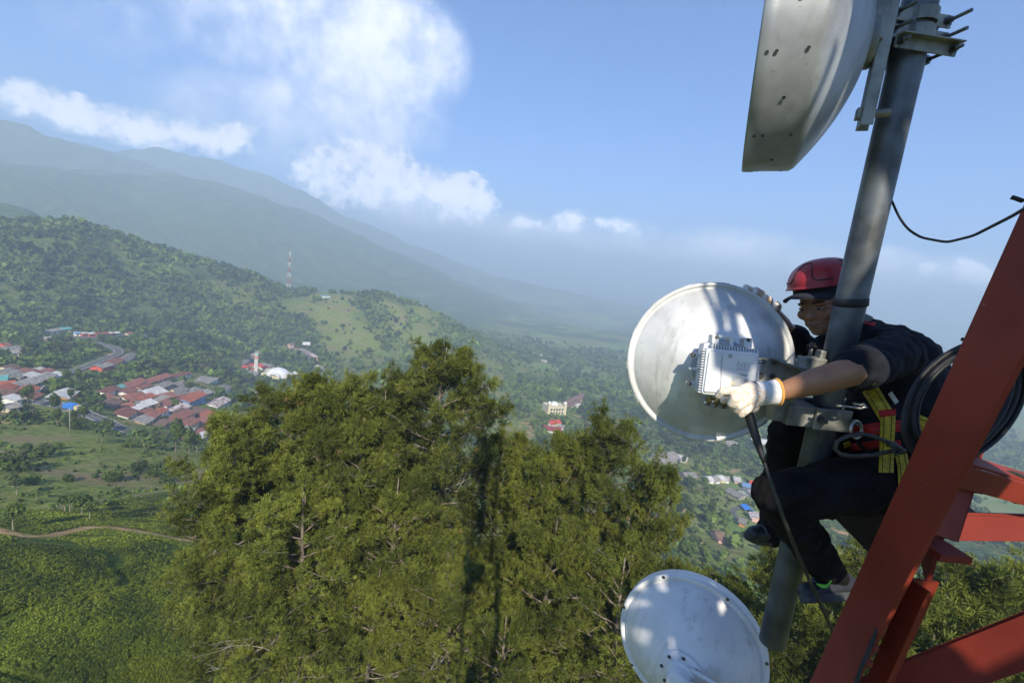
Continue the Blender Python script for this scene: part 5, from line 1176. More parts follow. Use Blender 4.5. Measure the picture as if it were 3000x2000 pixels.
# ---- lower dish
def lower_dish():
    D = Dish((.917, 1.765, -1.487), .535, -.0556); R_ = .30
    e = empty('dish_antenna', D.c, 'white dish antenna at the foot of the picture, below the rigger', 'dish antenna')
    m = MB(); prof = [(R_-.012, -.06), (R_, -.06), (R_, -.012), (R_+.003, -.004), (R_, .006), (R_-.01, .009), (R_-.017, .004), (R_-.024, .0)]
    for r in np.linspace(R_-.026, .02, 26): prof.append((r, .002+.19*(1-(r/(R_-.02))**2)))
    prof.append((0, .193)); m.lathe(prof, D.M, 128); part(m, 'reflector', M_WHT, e)
    m = MB(); m.lathe([(.088, .165), (.09, .187), (.084, .192), (.058, .194), (.058, .201), (.05, .205), (.046, .205), (.044, .245), (.036, .255), (0, .255)], D.M, 48); part(m, 'hub', M_WHT, e)
    m = MB()
    for k in range(8): a = 2*math.pi*k/8; p = D.w(math.cos(a)*.073, math.sin(a)*.073, .194); bolt(m, Matrix.Translation(p) @ D.M.to_3x3().to_4x4(), .0045, .004)
    for k in range(7): a = 2*math.pi*(k+.35)/7; p = D.w(math.cos(a)*(R_-.004), math.sin(a)*(R_-.004), .0085); bolt(m, Matrix.Translation(p) @ D.M.to_3x3().to_4x4(), .0045, .004)
    part(m, 'bolt', M_STEEL, e)
    m = MB(); p0 = Vector(D.w(.0, -.0, .235)); k0 = Vector(D.w(.16, .03, .24)); k1 = Vector(LB_)+Vector(LD)*.35; m.tube([p0, k0, k1], .02, 12); m.box(p0*.5+k0*.5, (.02, .02, .02)); m.tube([Vector(D.w(.03, .05, .2)), Vector(D.w(.15, .06, .225)), k0], .009, 8); part(m, 'mounting_arm', M_WHT, e)
lower_dish()

# ---- clamp of the held dish on the pole
def mid_mount():
    c = pole_at(1130); e = empty('pole_clamp', c, 'grey bracket clamping the held dish to the pole behind the forearm', 'clamp bracket'); pd = Vector(PDIR); lat = (Vector(CR)-pd*Vector(CR).dot(pd)).normalized(); nr = lat.cross(pd).normalized()
    if nr.dot(Vector(-c)) < 0: nr = -nr
    Mx = M_at((0, 0, 0), -pd, lat); q = Vector(pole_at(1215)); m = MB()
    m.box(q+nr*(PR+.008)-lat*.01, (.12, .012, .075), Mx); m.box(q-nr*(PR+.008), (.15, .014, .085), Mx); m.box(q+nr*.0-lat*.105, (.1, .09, .07), Mx); m.box(q-lat*.17-pd*.02, (.05, .05, .1), Mx); part(m, 'jaw', M_GALV2, e, bevel=.003)
    q2 = Vector(pole_at(1070)); m = MB(); m.box(q2-lat*.08+nr*.01, (.05, .045, .05), Mx); m.box(q2-lat*.06-pd*.03, (.02, .03, .04), Mx); m.box(q2-lat*.115, (.014, .05, .045), Mx)
    a0 = Vector(D1.w(*D1.uv(2335, 1100, .18))); m.tube([a0, q2-lat*.1], .017, 12); m.tube([a0-Vector((0, 0, .06)), q-lat*.13], .014, 10); part(m, 'knuckle', M_GALV2, e, bevel=.003)
    m = MB()
    for s2 in (-1, 1): m.tube([q+lat*(s2*.055)+nr*.09, q+lat*(s2*.055)-nr*.1], .005, 8); bolt(m, M_at(q+lat*(s2*.055)+nr*(PR+.014), nr), .008, .01)
    m.tube([q2-lat*.095-pd*-.0, q2-lat*.095-pd*.065], .006, 8); bolt(m, M_at(q2-lat*.095-pd*.06, -pd), .01, .012); part(m, 'bolt', M_STEEL, e)
mid_mount()

# ---- red tower leg and braces
def flange(mb_, pa, pb, wv, th, nv, mi=0):
    """a long flat bar from pa to pb, reaching sideways by wv, thickness th along nv"""
    pa, pb, wv = Vector(pa), Vector(pb), Vector(wv); nv = Vector(nv).normalized()*th; mb_.hexa([pa, pa+wv, pa+wv+nv, pa+nv, pb, pb+wv, pb+wv+nv, pb+nv], mi)
def tower_rest(e):
    """the other three legs and bracing of the tower, above and behind the photographer; they throw the shade seen on the rigger"""
    Zs = np.linspace(-34, 13.6, 18)
    fl = lambda z: Vector(LA)+Vector(LD)*((z-LA[2])/LD[2])
    def leg(ix, iy): return lambda z: Vector((1.09+1.62*ix+.012*(0-z)*(ix*2-1), .95-1.72*(1-iy)+.012*(0-z)*(iy*2-1), z))
    L = [leg(0, 0), leg(1, 0), leg(1, 1)]; C4 = [leg(0, 0), leg(1, 0), leg(1, 1), lambda z: fl(z)]
    for f_ in L: m = MB(); m.tube([f_(z) for z in (-34, 13.6)], .075, 4); part(m, 'leg', M_RED, e)
    for k in range(17):
        z0, z1 = Zs[k], Zs[k+1]
        for i in range(4):
            if i == 3 and -6 < z1 < 5: continue              # open face beside the photographer
            if i == 2 and -4.5 < z1 < 5: continue
            a, b = C4[i], C4[(i+1) % 4]
            for (p, q) in ((a(z0), b(z1)), (b(z0), a(z1)), (a(z1), b(z1))): m = MB(); m.tube([p, q], .045, 4); part(m, 'brace', M_RED, e)
    # unseen cable ladder added to fill out the tower's shadow on the pines
    for sx in (0, .5): m = MB(); m.tube([(1.75+sx, -.55, -34), (1.75+sx, -.55, -3)], .05, 4); part(m, 'shade_ladder_rail', M_RED, e)
    for k in range(60): m = MB(); z = -33.5+.5*k; m.box((2.0, -.55, z), (.5, .04, .14)); part(m, 'shade_ladder_rung', M_RED, e)
    m = MB(); m.box((1.7, -.62, -19), (.6, .06, 30)); part(m, 'shade_panel', M_BLK, e)  # flat panel added to make the tower's shadow on the pines solid
    m = MB(); m.box((1.7, -.62, 8.6), (.6, .06, 9.6)); part(m, 'shade_panel', M_BLK, e)  # upper panel added to carry that shadow up to the pine tops
def red_tower():
    e = empty('steel_tower', LBOT, 'red painted steel lattice tower whose thick leg crosses in front of the rigger', 'tower'); wv = Vector(VFL); nv = Vector(np.cross(LD, VFL)); 
    if nv.dot(Vector(CR)) < 0: nv = -nv
    m = MB(); flange(m, LTOP, LBOT, wv, .012, nv); m2 = Vector(np.array(nv.normalized())*.03); flange(m, Vector(LTOP)+nv.normalized()*.012, Vector(LBOT)+nv.normalized()*.012, m2, .012, wv); part(m, 'leg', M_RED, e, bevel=.001)
    # splice angle lower down with its bolts
    s0, s1 = Vector(P(2612, 1660, 1.275)), Vector(P(2440, 2100, 1.556)); m = MB(); flange(m, s0+wv*.45+nv.normalized()*.004, s1+wv*.45+nv.normalized()*.004, nv.normalized()*.07, .01, -wv); flange(m, s0+wv*.46+nv.normalized()*.002, s1+wv*.46+nv.normalized()*.002, wv*.4, .008, nv); part(m, 'splice_plate', M_RED, e, bevel=.001)
    m = MB()
    for x, y in [(2588, 1802), (2572, 1845), (2554, 1888), (2536, 1932)]:
        q = Vector(P(x, y, 1.24)); m.lathe([(.013, 0), (.013, .012), (.006, .018), (0, .018)], M_at(q, -Vector(CF)*.8+Vector(CR)*-.2), 6, smooth=False)
    part(m, 'bolt', M_RED, e)
    # gusset catching the sun
    gp = [P(2935, 1195, 1.30), P(2962, 1240, 1.31), P(2880, 1330, 1.27), P(2868, 1400, 1.245), P(2808, 1588, 1.19), P(2715, 1556, 1.16), P(2800, 1400, 1.22)]
    m = MB(); gn = Vector(np.cross(gp[4]-gp[0], gp[5]-gp[0])).normalized()
    if gn.dot(Vector(gp[0])) < 0: gn = -gn
    n = len(gp); m.add([Vector(p) for p in gp]+[Vector(p)+gn*.012 for p in gp], [tuple(range(n)), tuple(range(n, 2*n))[::-1]]+[(i, (i+1) % n, n+(i+1) % n, n+i) for i in range(n)]); part(m, 'gusset_plate', M_RED, e)
    m = MB(); a, b = Vector(P(2742, 1600, 1.241)), Vector(P(2735, 1690, 1.360)); flange(m, a, a+Vector((.25, .35, .02)), Vector((0, 0, -.11)), .01, (1, -1, 0)); m.box(a+Vector((.02, .02, -.01)), (.085, .12, .02)); m.tube([Vector(P(2690, 1600, 1.207)), Vector(P(2678, 1624, 1.207))], .012, 4); m.tube([Vector(P(2693, 1604, 1.207)), Vector(P(2712, 1612, 1.207))], .006, 4); part(m, 'bracket_stub', M_RED, e)
    def brace(pa, pb, w, label, th=.008, tilt=(0, -.3, 1), mm=M_RED):
        m = MB(); a, b = Vector(pa), Vector(pb); d = (b-a).normalized(); wv_ = Vector(tilt); wv_ = (wv_-d*wv_.dot(d)).normalized(); nn = d.cross(wv_); flange(m, a-wv_*w/2, b-wv_*w/2, wv_*w, th, nn); flange(m, a+wv_*w/2, b+wv_*w/2, (-nn if nn.dot(a) < 0 else nn)*w, th, wv_); part(m, 'brace', mm, e, bevel=.001)
    brace(P(2790, 1545, 1.317), P(3400, 1556, 1.488), .068, 'level red angle bar right of the leg, below the rope', tilt=(0, .5, 1))
    brace(P(2780, 1382, 1.156), P(3400, 1560, 1.488), .062, 'dark red angle bar with a rope looped over it')
    brace(P(2480, 2075, 1.488), P(3300, 1770, 1.105), .10, 'broad red diagonal bar in the lower right corner', tilt=(0, .6, 1))
    brace(P(2450, 1395, 1.80), P(2690, 1622, 1.60), .26, 'dark', th=.012, tilt=(.5, -.9, .9), mm=mat('shade_dark_steel', (.03, .016, .014), .7, scale=6))  # steel in deep shade; the darkness is put into its colour
    tower_rest(e)
red_tower()

def drums_behind():
    """unseen antennas and bars added between the sun and the rigger to shade him"""
    def drum(x, z, r, y, az_, lab, dep=.26):  # added out of view, sized and placed for the shade it casts
        c = np.array([x, y, z]); n = np.array([math.sin(rad(az_)), -math.cos(rad(az_)), 0]); e = empty('dish_antenna', c, lab, 'dish antenna'); M = M_at(c, n)
        m = MB(); m.lathe([(0, .012), (r*.6, .01), (r, 0), (r, -dep*.5)]+[(q, -dep*.5-dep*.5*(1-(q/r)**2)) for q in np.linspace(r-.004, .02, 12)]+[(0, -dep)], M, 56); part(m, 'reflector', M_ALUD, e)
        m = MB(); a = c-n*dep; m.tube([a, a-n*.12, (a-n*.12)*np.array([1, 1, 1])+np.array([1.2-x if x > 1.2 else 1.2-x, 0, 0])*.6], .03, 8); part(m, 'mounting_arm', M_GALV2, e)
    drum(1.635, 1.57, .41, -.72, 8, 'large drum antenna added unseen behind the photographer to shade the rigger')
    drum(1.25, .94, .235, -.70, -6, 'small dish added unseen behind the photographer to shade the legs')
    drum(1.120, 2.57, .36, -.74, 4, 'drum antenna added unseen behind the photographer to shade the upper dish')
    drum(1.34, .40, .20, -.76, 0, 'lowest dish added unseen behind the photographer to shade the lower dish')
    e = empty('shade_tray', (1.0, -.7, -3), 'galvanised cable tray added unseen behind the photographer to shade the held dish', 'cable tray')  # unseen tray added to lay a band of shade on the dish
    for x in (.95, 1.07): m = MB(); m.tube([(x, -.68, -3), (x, -.68, 3.2)], .02, 4); part(m, 'rail', M_GALV2, e)
    for k in range(22): m = MB(); m.box((1.01, -.68, -2.9+k*.29), (.12, .02, .05)); part(m, 'rung', M_GALV2, e)
    for k, (a, b, w_) in enumerate([((.62, -.7, 1.86), (1.25, -.7, 2.1), .03), ((.78, -.7, .72), (1.42, -.7, .86), .03), ((.98, -.7, 2.15), (1.02, -.7, 1.1), .012), ((.86, -.7, .1), (.98, -.7, .78), .03), ((1.0, -.7, .5), (1.4, -.7, .7), .03), ((.8, -.7, .52), (1.25, -.7, .42), .035), ((.84, -.7, .38), (1.2, -.7, .22), .04), ((1.09, -.7, .12), (1.13, -.7, .74), .035), ((.98, -.7, .14), (1.05, -.7, .5), .02), ((.8, -.7, .64), (1.2, -.7, .56), .022)]):
        m = MB(); a, b = (a[0]-.1, a[1], a[2]), (b[0]-.1, b[1], b[2]); m.tube([a, b], w_, 6); part(m, 'stay', M_GALV2, e)  # unseen bars added to break the sunlight into patches
drums_behind()
def shade_box():  # unseen box added to put part of the radio in shade
    c = (.9, -.70, 1.5); e = empty('shade_box', c, 'grey junction box added unseen behind the photographer to shade the radio', 'junction box', None, .2)
    m = MB(); m.box((.9, -.7, 1.5), (.11, .09, .21), Matrix.Rotation(.5, 4, 'Y')); part(m, 'case', M_GALV2, e, bevel=.004); m = MB(); m.tube([(.9, -.7, 1.48), (.95, -.68, 2.1)], .012, 6); part(m, 'conduit', M_BLK, e)
shade_box()

def cables():
    def chain(pts, n=60):
        q = smooth_line([np.array(p) for p in pts], n); return q
    def cable(name, pts, r, label, cat='cable', m=M_BLK, n=70, group=None):
        q = chain(pts, n); mb_ = MB(); o = q[0]; mb_.tube(q, r, 10); ob = mb_.build(name, m, at=o); tag(ob, label, cat, group); return ob
    cable('cable', [P(x, y, 1.44-.0014*(x-2600)) for x, y in [(2585, 540), (2615, 589), (2627, 627), (2659, 672), (2698, 696), (2774, 710), (2851, 691), (2914, 659), (2969, 631), (3020, 600)]], .0034, 'thin black cable sagging between the pole and the red leg')
    e = empty('cable', P(2192, 1205, 1.40), 'black cable hanging from the gloved hand down past the knee', 'cable'); m = MB()
    pts = chain([P(2192, 1205, 1.40), P(2205, 1250, 1.38), P(2230, 1330, 1.345), P(2262, 1420, 1.31), P(2300, 1530, 1.30), P(2345, 1640, 1.38), P(2395, 1750, 1.47), P(2450, 1870, 1.62), P(2500, 2000, 1.75)], 80); m.tube(pts, .0052, 10); part(m, 'sheath', mat('worn_black_cable', (.035, .036, .03), .5, scale=25), e)
    m = MB(); m.tube(pts[:9], [.0125, .0135, .0135, .0125, .012, .011, .009, .0075, .006], 14); part(m, 'boot', M_BLK, e)
    # coil hung behind the leg
    e = empty('cable_coil', P(2820, 1180, 1.3), 'coil of thick black cable hung on the red leg behind the rigger', 'cable coil'); rg = np.random.default_rng(8)
    for k in range(9):
        m = MB(); ph = rg.uniform(-.05, .05); cx, cy = 2818+rg.uniform(-8, 8), 1180+rg.uniform(-6, 6); ra, rb = 176-9*(k % 4)+rg.uniform(-4, 4), 170-7*(k % 4)+rg.uniform(-4, 4); pts = []
        for t in np.linspace(0, 2*math.pi, 72, endpoint=False):
            x, y = ra*math.cos(t), rb*math.sin(t); sk = .34; x2 = x*1.0+y*-.10; sq = 8*k*(.5+.5*math.sin(t-.3+ph)) if x < 0 else 4*k*(.4+.6*math.sin(t)); pts.append(P(cx+x2+sq*(1 if x < 0 else -1)*.55, cy+y+x*-.28, 1.17+.012*(k % 3)+.01*math.sin(2*t+k)+.03*(x/176)))
        m.tube(pts, .0058, 8, closed=True); part(m, 'turn', M_BLK, e)
    # ties on the leg
    for (x, y, d, lab) in [(2826, 995, 1.03, 'black cable tie on the red leg above the coil'), (2972, 580, .87, 'black cable tie on the red leg near the top')]:
        m = MB(); q = P(x, y, d); m.tube([P(x-9, y-2, d), P(x, y, d-.002), P(x+22, y+8, d-.02)], .0042, 8); ob = m.build('cable_tie', M_BLK, at=q); tag(ob, lab, 'cable tie')
    cable('cable', [P(x, y, 1.22) for x, y in [(2586, 1790), (2570, 1840), (2545, 1905), (2520, 1960), (2495, 2040)]], .0048, 'short black cable passing the bolt heads low on the leg')
    # twisted rope
    e = empty('rope', P(2950, 1410, 1.4), 'dark twisted rope looped round the red bar at the right edge', 'rope')
    def rope(pts, r):
        q = chain(pts, 90); m = MB(); d = np.gradient(q, axis=0); d /= np.linalg.norm(d, axis=1)[:, None]; u = np.cross(d, CF); u /= np.linalg.norm(u, axis=1)[:, None]; w = np.cross(d, u)
        for s_ in range(3):
            ph = np.linspace(0, 26, len(q))+s_*2.094; m.tube(q+(u*np.cos(ph)[:, None]+w*np.sin(ph)[:, None])*r*.55, r*.6, 6)
        part(m, 'strand', mat('dark_rope', (.03, .028, .026), .9, scale=40), e)
    rope([P(x, y, 1.24) for x, y in [(2838, 1430), (2870, 1440), (2905, 1428), (2935, 1402), (2950, 1385), (2975, 1388), (3000, 1400), (3030, 1430)]], .007)
    rope([P(x, y, 1.27) for x, y in [(2930, 1428), (2945, 1450), (2975, 1465), (3020, 1468)]], .009)
    # small white insulator
    q = P(2671, 1738, 1.9); m = MB(); M_ = M_at(q, (0.05, 0, 1)); m.lathe([(.002, -.04)]+[(.012 if k % 2 else .006, -.035+k*.007) for k in range(11)]+[(.002, .045)], M_, 14); ob = m.build('insulator', M_WHT, at=q); tag(ob, 'small white ribbed insulator right of the red leg', 'insulator')
cables()
# ---- the rigger
def prims_mesh(prims):
    m = MB()
    for p in prims:
        if p[0] == 'c':                 # tapered limb with round ends
            a, ra, b, rb = Vector(p[1]), p[2], Vector(p[3]), p[4]; d = (b-a); L = d.length; M = M_at(a, d if L > 1e-6 else (0, 0, 1)); pr = []
            for t in np.linspace(-math.pi/2, 0, 6)[:-1]: pr.append((ra*math.cos(t)+1e-5, ra*math.sin(t)))
            pr += [(ra, 0), (rb, L)]
            for t in np.linspace(0, math.pi/2, 6)[1:]: pr.append((rb*math.cos(t)+1e-5, L+rb*math.sin(t)))
            n = 16; o = len(m.v); m.lathe(pr, M, n); m.f += [tuple(range(o, o+n))[::-1], tuple(range(o+(len(pr)-1)*n, o+len(pr)*n))]; m.m += [0, 0]; m.sm += [True, True]
        else:                           # ellipsoid: centre, matrix axes, radii
            c, (x, y, z), (rx, ry, rz) = p[1], p[2], p[3]; c = Vector(c); n = 20; k = 13; pr = []; o = len(m.v); vs = []
            for i in range(k):
                t = -math.pi/2+math.pi*(i+.02)/(k-1+.04)
                for j in range(n):
                    q = 2*math.pi*j/n; vs.append(c+Vector(x)*(rx*math.cos(t)*math.cos(q))+Vector(y)*(ry*math.cos(t)*math.sin(q))+Vector(z)*(rz*math.sin(t)))
            m.add(vs, [(i*n+j, i*n+(j+1) % n, (i+1)*n+(j+1) % n, (i+1)*n+j) for i in range(k-1) for j in range(n)], 0, True); m.f += [tuple(range(o, o+n))[::-1], tuple(range(o+(k-1)*n, o+k*n))]; m.m += [0, 0]; m.sm += [True, True]
    return m
def organic(name, prims, voxel, mtl, e, smooth=6, wrinkle=None, post=None):
    o = prims_mesh(prims).build('tmp', mtl); r = o.modifiers.new('r', 'REMESH'); r.mode = 'VOXEL'; r.voxel_size = voxel; r.use_smooth_shade = True
    s = o.modifiers.new('s', 'SMOOTH'); s.iterations = smooth; s.factor = .5
    if wrinkle:
        tx = bpy.data.textures.new('folds', 'CLOUDS'); tx.noise_scale = wrinkle[1]; tx.noise_depth = 2; dm = o.modifiers.new('d', 'DISPLACE'); dm.texture = tx; dm.strength = wrinkle[0]; dm.texture_coords = 'LOCAL'; dm.mid_level = .5
    bpy.context.view_layer.update(); dg = bpy.context.evaluated_depsgraph_get(); me = bpy.data.meshes.new_from_object(o.evaluated_get(dg)); me.name = name; bpy.data.objects.remove(o)
    me.polygons.foreach_set('use_smooth', [True]*len(me.polygons)); me.materials.clear(); me.materials.append(mtl); ob = link(bpy.data.objects.new(name, me)); return adopt(ob, e)

def skinx(T, b, vec):
    b.inputs['Subsurface Weight'].default_value = .08; b.inputs['Subsurface Scale'].default_value = .01
M_SKIN = mat('tanned_skin', (.33, .165, .095), .5, scale=18, var=.08, bump=.12, bscale=160, bdist=.001, extra=skinx)
M_JKT = mat('navy_work_shirt', (.012, .0135, .02), .85, scale=20, var=.2, bump=.4, bscale=300, bdist=.001, spec=.2)
M_TRS = mat('black_work_trousers', (.011, .010, .011), .88, scale=16, var=.2, bump=.4, bscale=300, bdist=.001, spec=.18)
M_HELM = mat('red_helmet_shell', (.34, .022, .03), .38, scale=7, var=.12, bump=.04, bscale=200)
M_CAP = mat('dark_navy_cap', (.014, .016, .026), .85, scale=30)
M_SHOE = mat('black_shoe', (.02, .022, .028), .5, scale=20); M_SOLE = mat('shoe_sole', (.05, .052, .055), .6)
M_GLW = mat('white_knit', (.76, .75, .76), .9, scale=90, var=.06, bump=.6, bscale=350, bdist=.002)
def dotsx(T, b, vec):
    src = b.inputs['Base Color'].links[0].from_socket
    v = T.node('ShaderNodeTexVoronoi'); v.inputs['Scale'].default_value = 170; v.inputs['Randomness'].default_value = .25; T.l.new(vec, v.inputs['Vector'])
    T.l.new(T.mix(T.ramp(v.outputs['Distance'], .3, .42), (.72, .33, .08), src), b.inputs['Base Color'])
M_GLD = mat('dotted_work_glove', (.76, .72, .66), .85, scale=60, var=.05, extra=dotsx)
M_ORG = mat('orange_hem', (.75, .38, .08), .8); M_HAIR = mat('black_hair', (.01, .009, .009), .7)
M_WRED = mat('red_webbing', (.45, .012, .015), .7, scale=60, bump=.4, bscale=400, bdist=.001); M_WYEL = mat('yellow_webbing', (.55, .42, .03), .7, scale=60, bump=.4, bscale=400, bdist=.001)
M_BUCK = mat('harness_steel', (.5, .48, .44), .3, .9, scale=30); M_LIME = mat('lime_trim', (.25, .8, .08), .6)

def rigger():
    hip = P(2690, 1370, 1.62); e = empty('person', hip, 'rigger in red helmet and dark clothes sitting astride the pole, holding a dish', 'person')
    e['label'] = 'man in red helmet, black work clothes and harness, reaching round the pole to a dish'
    tocam = -P(2425, 900, 1.0); tocam /= np.linalg.norm(tocam)
    f = tocam*.60-CR*.74-CU*.22; f /= np.linalg.norm(f); s = np.cross(f, CU); s /= np.linalg.norm(s); u = np.cross(s, f)     # face forward, his right.., up
    if s @ CR < 0: pass
    hc = P(2416, 893, 1.72)
    H = lambda a, b, c: hc+f*a+s*b+u*c
    X = (f, s, u)
    E = lambda a, b, c, rx, ry, rz, ax=X: ('e', H(a, b, c), ax, (rx, ry, rz))
    head = [E(-.012, 0, .028, .098, .078, .092), E(.022, 0, -.02, .066, .064, .082), E(.045, 0, -.068, .036, .040, .036), E(.060, 0, -.088, .020, .024, .018),
            ('c', H(.078, 0, .010), .010, H(.101, 0, -.026), .0125), E(.093, .011, -.030, .012, .009, .008), E(.093, -.011, -.030, .012, .009, .008),
            E(.073, .026, .018, .018, .026, .010), E(.073, -.026, .018, .018, .026, .010), E(.058, .043, -.022, .028, .022, .022), E(.058, -.043, -.022, .028, .022, .022),
            E(.078, 0, -.056, .012, .024, .0065), E(.077, 0, -.066, .012, .021, .0075), E(.012, .048, -.062, .04, .014, .022), E(.012, -.048, -.062, .04, .014, .022),
            E(-.006, .080, -.012, .018, .010, .032), E(-.006, -.080, -.012, .018, .010, .032)]
    nb = P(2535, 985, 1.68); neck = [('c', H(-.03, 0, -.05), .056, nb, .066)]
    SH, ELB, WR = P(2628, 1035, 1.47), P(2494, 1088, 1.335), P(2283, 1148, 1.405)
    SF, EF, WF = P(2505, 1010, 1.84), P(2385, 1045, 1.93), P(2285, 945, 1.84)
    C1, C2, C3 = P(2600, 1065, 1.64), P(2640, 1185, 1.64), P(2690, 1335, 1.62)
    HN, KN, AN = P(2672, 1400, 1.53), P(2278, 1452, 1.46), P(2428, 1678, 1.62)
    HF, KF, AF = P(2640, 1350, 1.75), P(2308, 1268, 1.84), P(2262, 1560, 1.95)
    body = head+neck+[('c', C1, .12, C2, .12), ('c', C2, .12, C3, .12), ('c', nb, .06, C1, .1), ('c', SH, .055, C1, .09), ('c', SF, .055, C1, .09), ('c', SH, .05, ELB, .043), ('c', ELB, .0435, (ELB+WR)/2+CU*.001, .040), ('c', (ELB+WR)/2, .040, WR, .027), ('c', WR, .027, P(2240, 1156, 1.405), .026), ('c', P(2240, 1156, 1.405), .026, P(2190, 1165, 1.405), .028),
            ('c', SF, .05, EF, .042), ('c', EF, .042, WF, .028), ('c', WF, .028, P(2265, 925, 1.84), .03), ('c', C3, .11, HN, .08), ('c', HN, .08, KN, .055), ('c', KN, .055, AN, .036), ('c', C3, .11, HF, .08), ('c', HF, .08, KF, .055), ('c', KF, .055, AF, .036)]
    organic('body', body, .0048, M_SKIN, e, smooth=3)
    # face details
    def small(name, prims, m): o = prims_mesh(prims).build(name, m, smooth=True); adopt(o, e)
    for sgn in (-1, 1):
        small('eye', [E(.0805, sgn*.031, .001, .008, .0135, .0055)], mat('eye_white', (.35, .3, .27), .3)); small('iris', [E(.0868, sgn*.030, -.0015, .003, .006, .004)], M_HAIR)
        small('eyelid', [E(.081, sgn*.031, .0042, .0095, .015, .0045)], M_SKIN); small('eyebrow', [('c', H(.091, sgn*.016, .021), .003, H(.082, sgn*.046, .022), .0022)], M_HAIR)
    small('lips', [E(.0865, 0, -.0565, .0055, .019, .0028), E(.0855, 0, -.0635, .0055, .016, .0034)], mat('lip_skin', (.25, .1, .075), .5))
    organic('hair', [E(-.03, 0, .02, .088, .083, .085), ('c', H(-.02, .074, .01), .012, H(-.02, .078, -.03), .008), ('c', H(-.02, -.074, .01), .012, H(-.02, -.078, -.03), .008), E(-.06, 0, -.03, .045, .065, .04)], .006, M_HAIR, e, 2)
    # cap with a peak, helmet over it
    m = MB(); Mh = Matrix(((f[0], s[0], u[0], 0), (f[1], s[1], u[1], 0), (f[2], s[2], u[2], 0), (0, 0, 0, 1))); Mh.translation = Vector(H(-.006, 0, .058)); Mh = Mh @ Matrix.Rotation(rad(-9), 4, 'Y')
    m.lathe([(1.0, -.012)]+[(math.cos(t), math.sin(t)*.9) for t in np.linspace(0, 1.5, 9)], Mh @ Matrix.Diagonal((.112, .092, .1, 1)), 40); m.lathe([(1.0, -.3), (1.01, 0.05)], Mh @ Matrix.Diagonal((.112, .092, .1, 1)), 40)
    part(m, 'cap', M_CAP, e)
    m = MB(); vs = []; nU, nV = 15, 8
    for j in range(nV):
        for i in range(nU):
            a = rad(-62)+rad(124)*i/(nU-1); t = j/(nV-1); r0x, r0y = .108, .089; L = .078*max(0, math.cos(a*1.05))**.6; x = math.cos(a)*r0x+L*t; y = math.sin(a)*(r0y+.004*t); z = -.014-.012*t*t-.008*t-.012*(y/.09)**2; vs.append(Mh @ Vector((x, y, z)))
    nn = len(vs); up2 = Mh.to_3x3() @ Vector((0, 0, .005)); vs += [v+up2 for v in vs]; q = [(j*nU+i, j*nU+i+1, (j+1)*nU+i+1, (j+1)*nU+i) for j in range(nV-1) for i in range(nU-1)]; edge = [(nV-1)*nU+i for i in range(nU)]
    m.add(vs, [t[::-1] for t in q]+[tuple(k+nn for k in t) for t in q]+[(edge[i], edge[i+1], edge[i+1]+nn, edge[i]+nn) for i in range(nU-1)], 0, True); part(m, 'cap_peak', M_CAP, e)
    He = Mh @ Matrix.Translation((-.002, 0, .024)) @ Matrix.Rotation(rad(5), 4, 'Y') @ Matrix.Diagonal((.132, .113, .094, 1))
    m = MB(); m.lathe([(.97, -.12), (1.045, -.135), (1.05, -.10), (1.005, -.04), (1.0, 0)]+[(math.cos(t)**.85 if math.cos(t) > 0 else 0, math.sin(t)) for t in np.linspace(.1, 1.56, 14)], He, 56); part(m, 'helmet', M_HELM, e)
    m = MB(); q = []
    def hp(az_, el_, k=1.008): c = math.cos(el_)**.85; return He @ Vector((c*math.cos(az_)*k, c*math.sin(az_)*k, math.sin(el_)*k))
    for sg in (-1, 1):
        q = [hp(sg*.22, .95), hp(sg*.26, .75), hp(sg*.3, .5), hp(sg*.34, .28), hp(sg*.42, .16), hp(sg*.55, .15), hp(sg*.75, .16), hp(sg*.85, .17)]; m.tube(q, .0024, 6)
    m.tube([hp(-.22, .95), hp(0, 1.02), hp(.22, .95)], .002, 6)
    for az_ in (1.25, 1.42, -1.25, -1.42, 1.6):
        for el_ in ((.62, .22) if abs(az_) != 1.42 else (.9,)): 
            p0 = hp(az_, el_, 1.0); nrm = (p0-Vector(He.translation)).normalized(); disc_mb(m, M_at(p0, nrm), .0075, -.002, .0015, 12)
    part(m, 'helmet_vent', mat('black_plastic', (.01, .01, .012), .5), e)
    # work shirt
    r = .012
    shirt = [('c', C1, .142, C2, .145), ('c', C2, .145, C3, .15), ('c', C1+CF*.06, .12, C3+CF*.04, .135), ('c', C1-CF*.05, .12, C3-CF*.03, .135), ('c', nb, .072, C1, .12), ('c', SH, .072, C1, .115), ('c', SF, .072, C1, .115), ('c', nb, .07, SH, .07), ('c', nb, .06, SF, .07), ('c', SF, .07, P(2415, 1026, 1.79), .062), ('c', P(2480, 985, 1.74), .045, nb, .06),
             ('c', SH, .070, SH*.25+ELB*.75, .062), ('c', SH*.3+ELB*.7, .064, SH*.12+ELB*.88, .064), ('c', SF, .068, EF, .058), ('c', EF, .058, EF*.35+WF*.65, .048), ('e', P(2705, 1110, 1.66), (CR, CF, CU), (.05, .12, .1)), ('c', P(2560, 1215, 1.58), .09, P(2600, 1280, 1.56), .09)]
    sh = organic('work_shirt', shirt, .0065, M_JKT, e, 5, (.022, .05)); 
    m = MB(); dr = (ELB-SH); dr /= np.linalg.norm(dr); c_ = SH*.16+ELB*.84; m.lathe([(.052, .012), (.066, .008), (.069, -.008), (.067, -.024), (.058, -.03)], M_at(c_, dr), 28); part(m, 'rolled_cuff', M_JKT, e)
    m = MB(); m.lathe([(.062, -.004), (.070, .0), (.068, .028), (.060, .04)], M_at(nb+(H(-.03, 0, -.05)-nb)*.18, H(-.03, 0, -.05)-nb), 28); part(m, 'collar', mat('grey_collar', (.14, .145, .13), .9, scale=40), e)
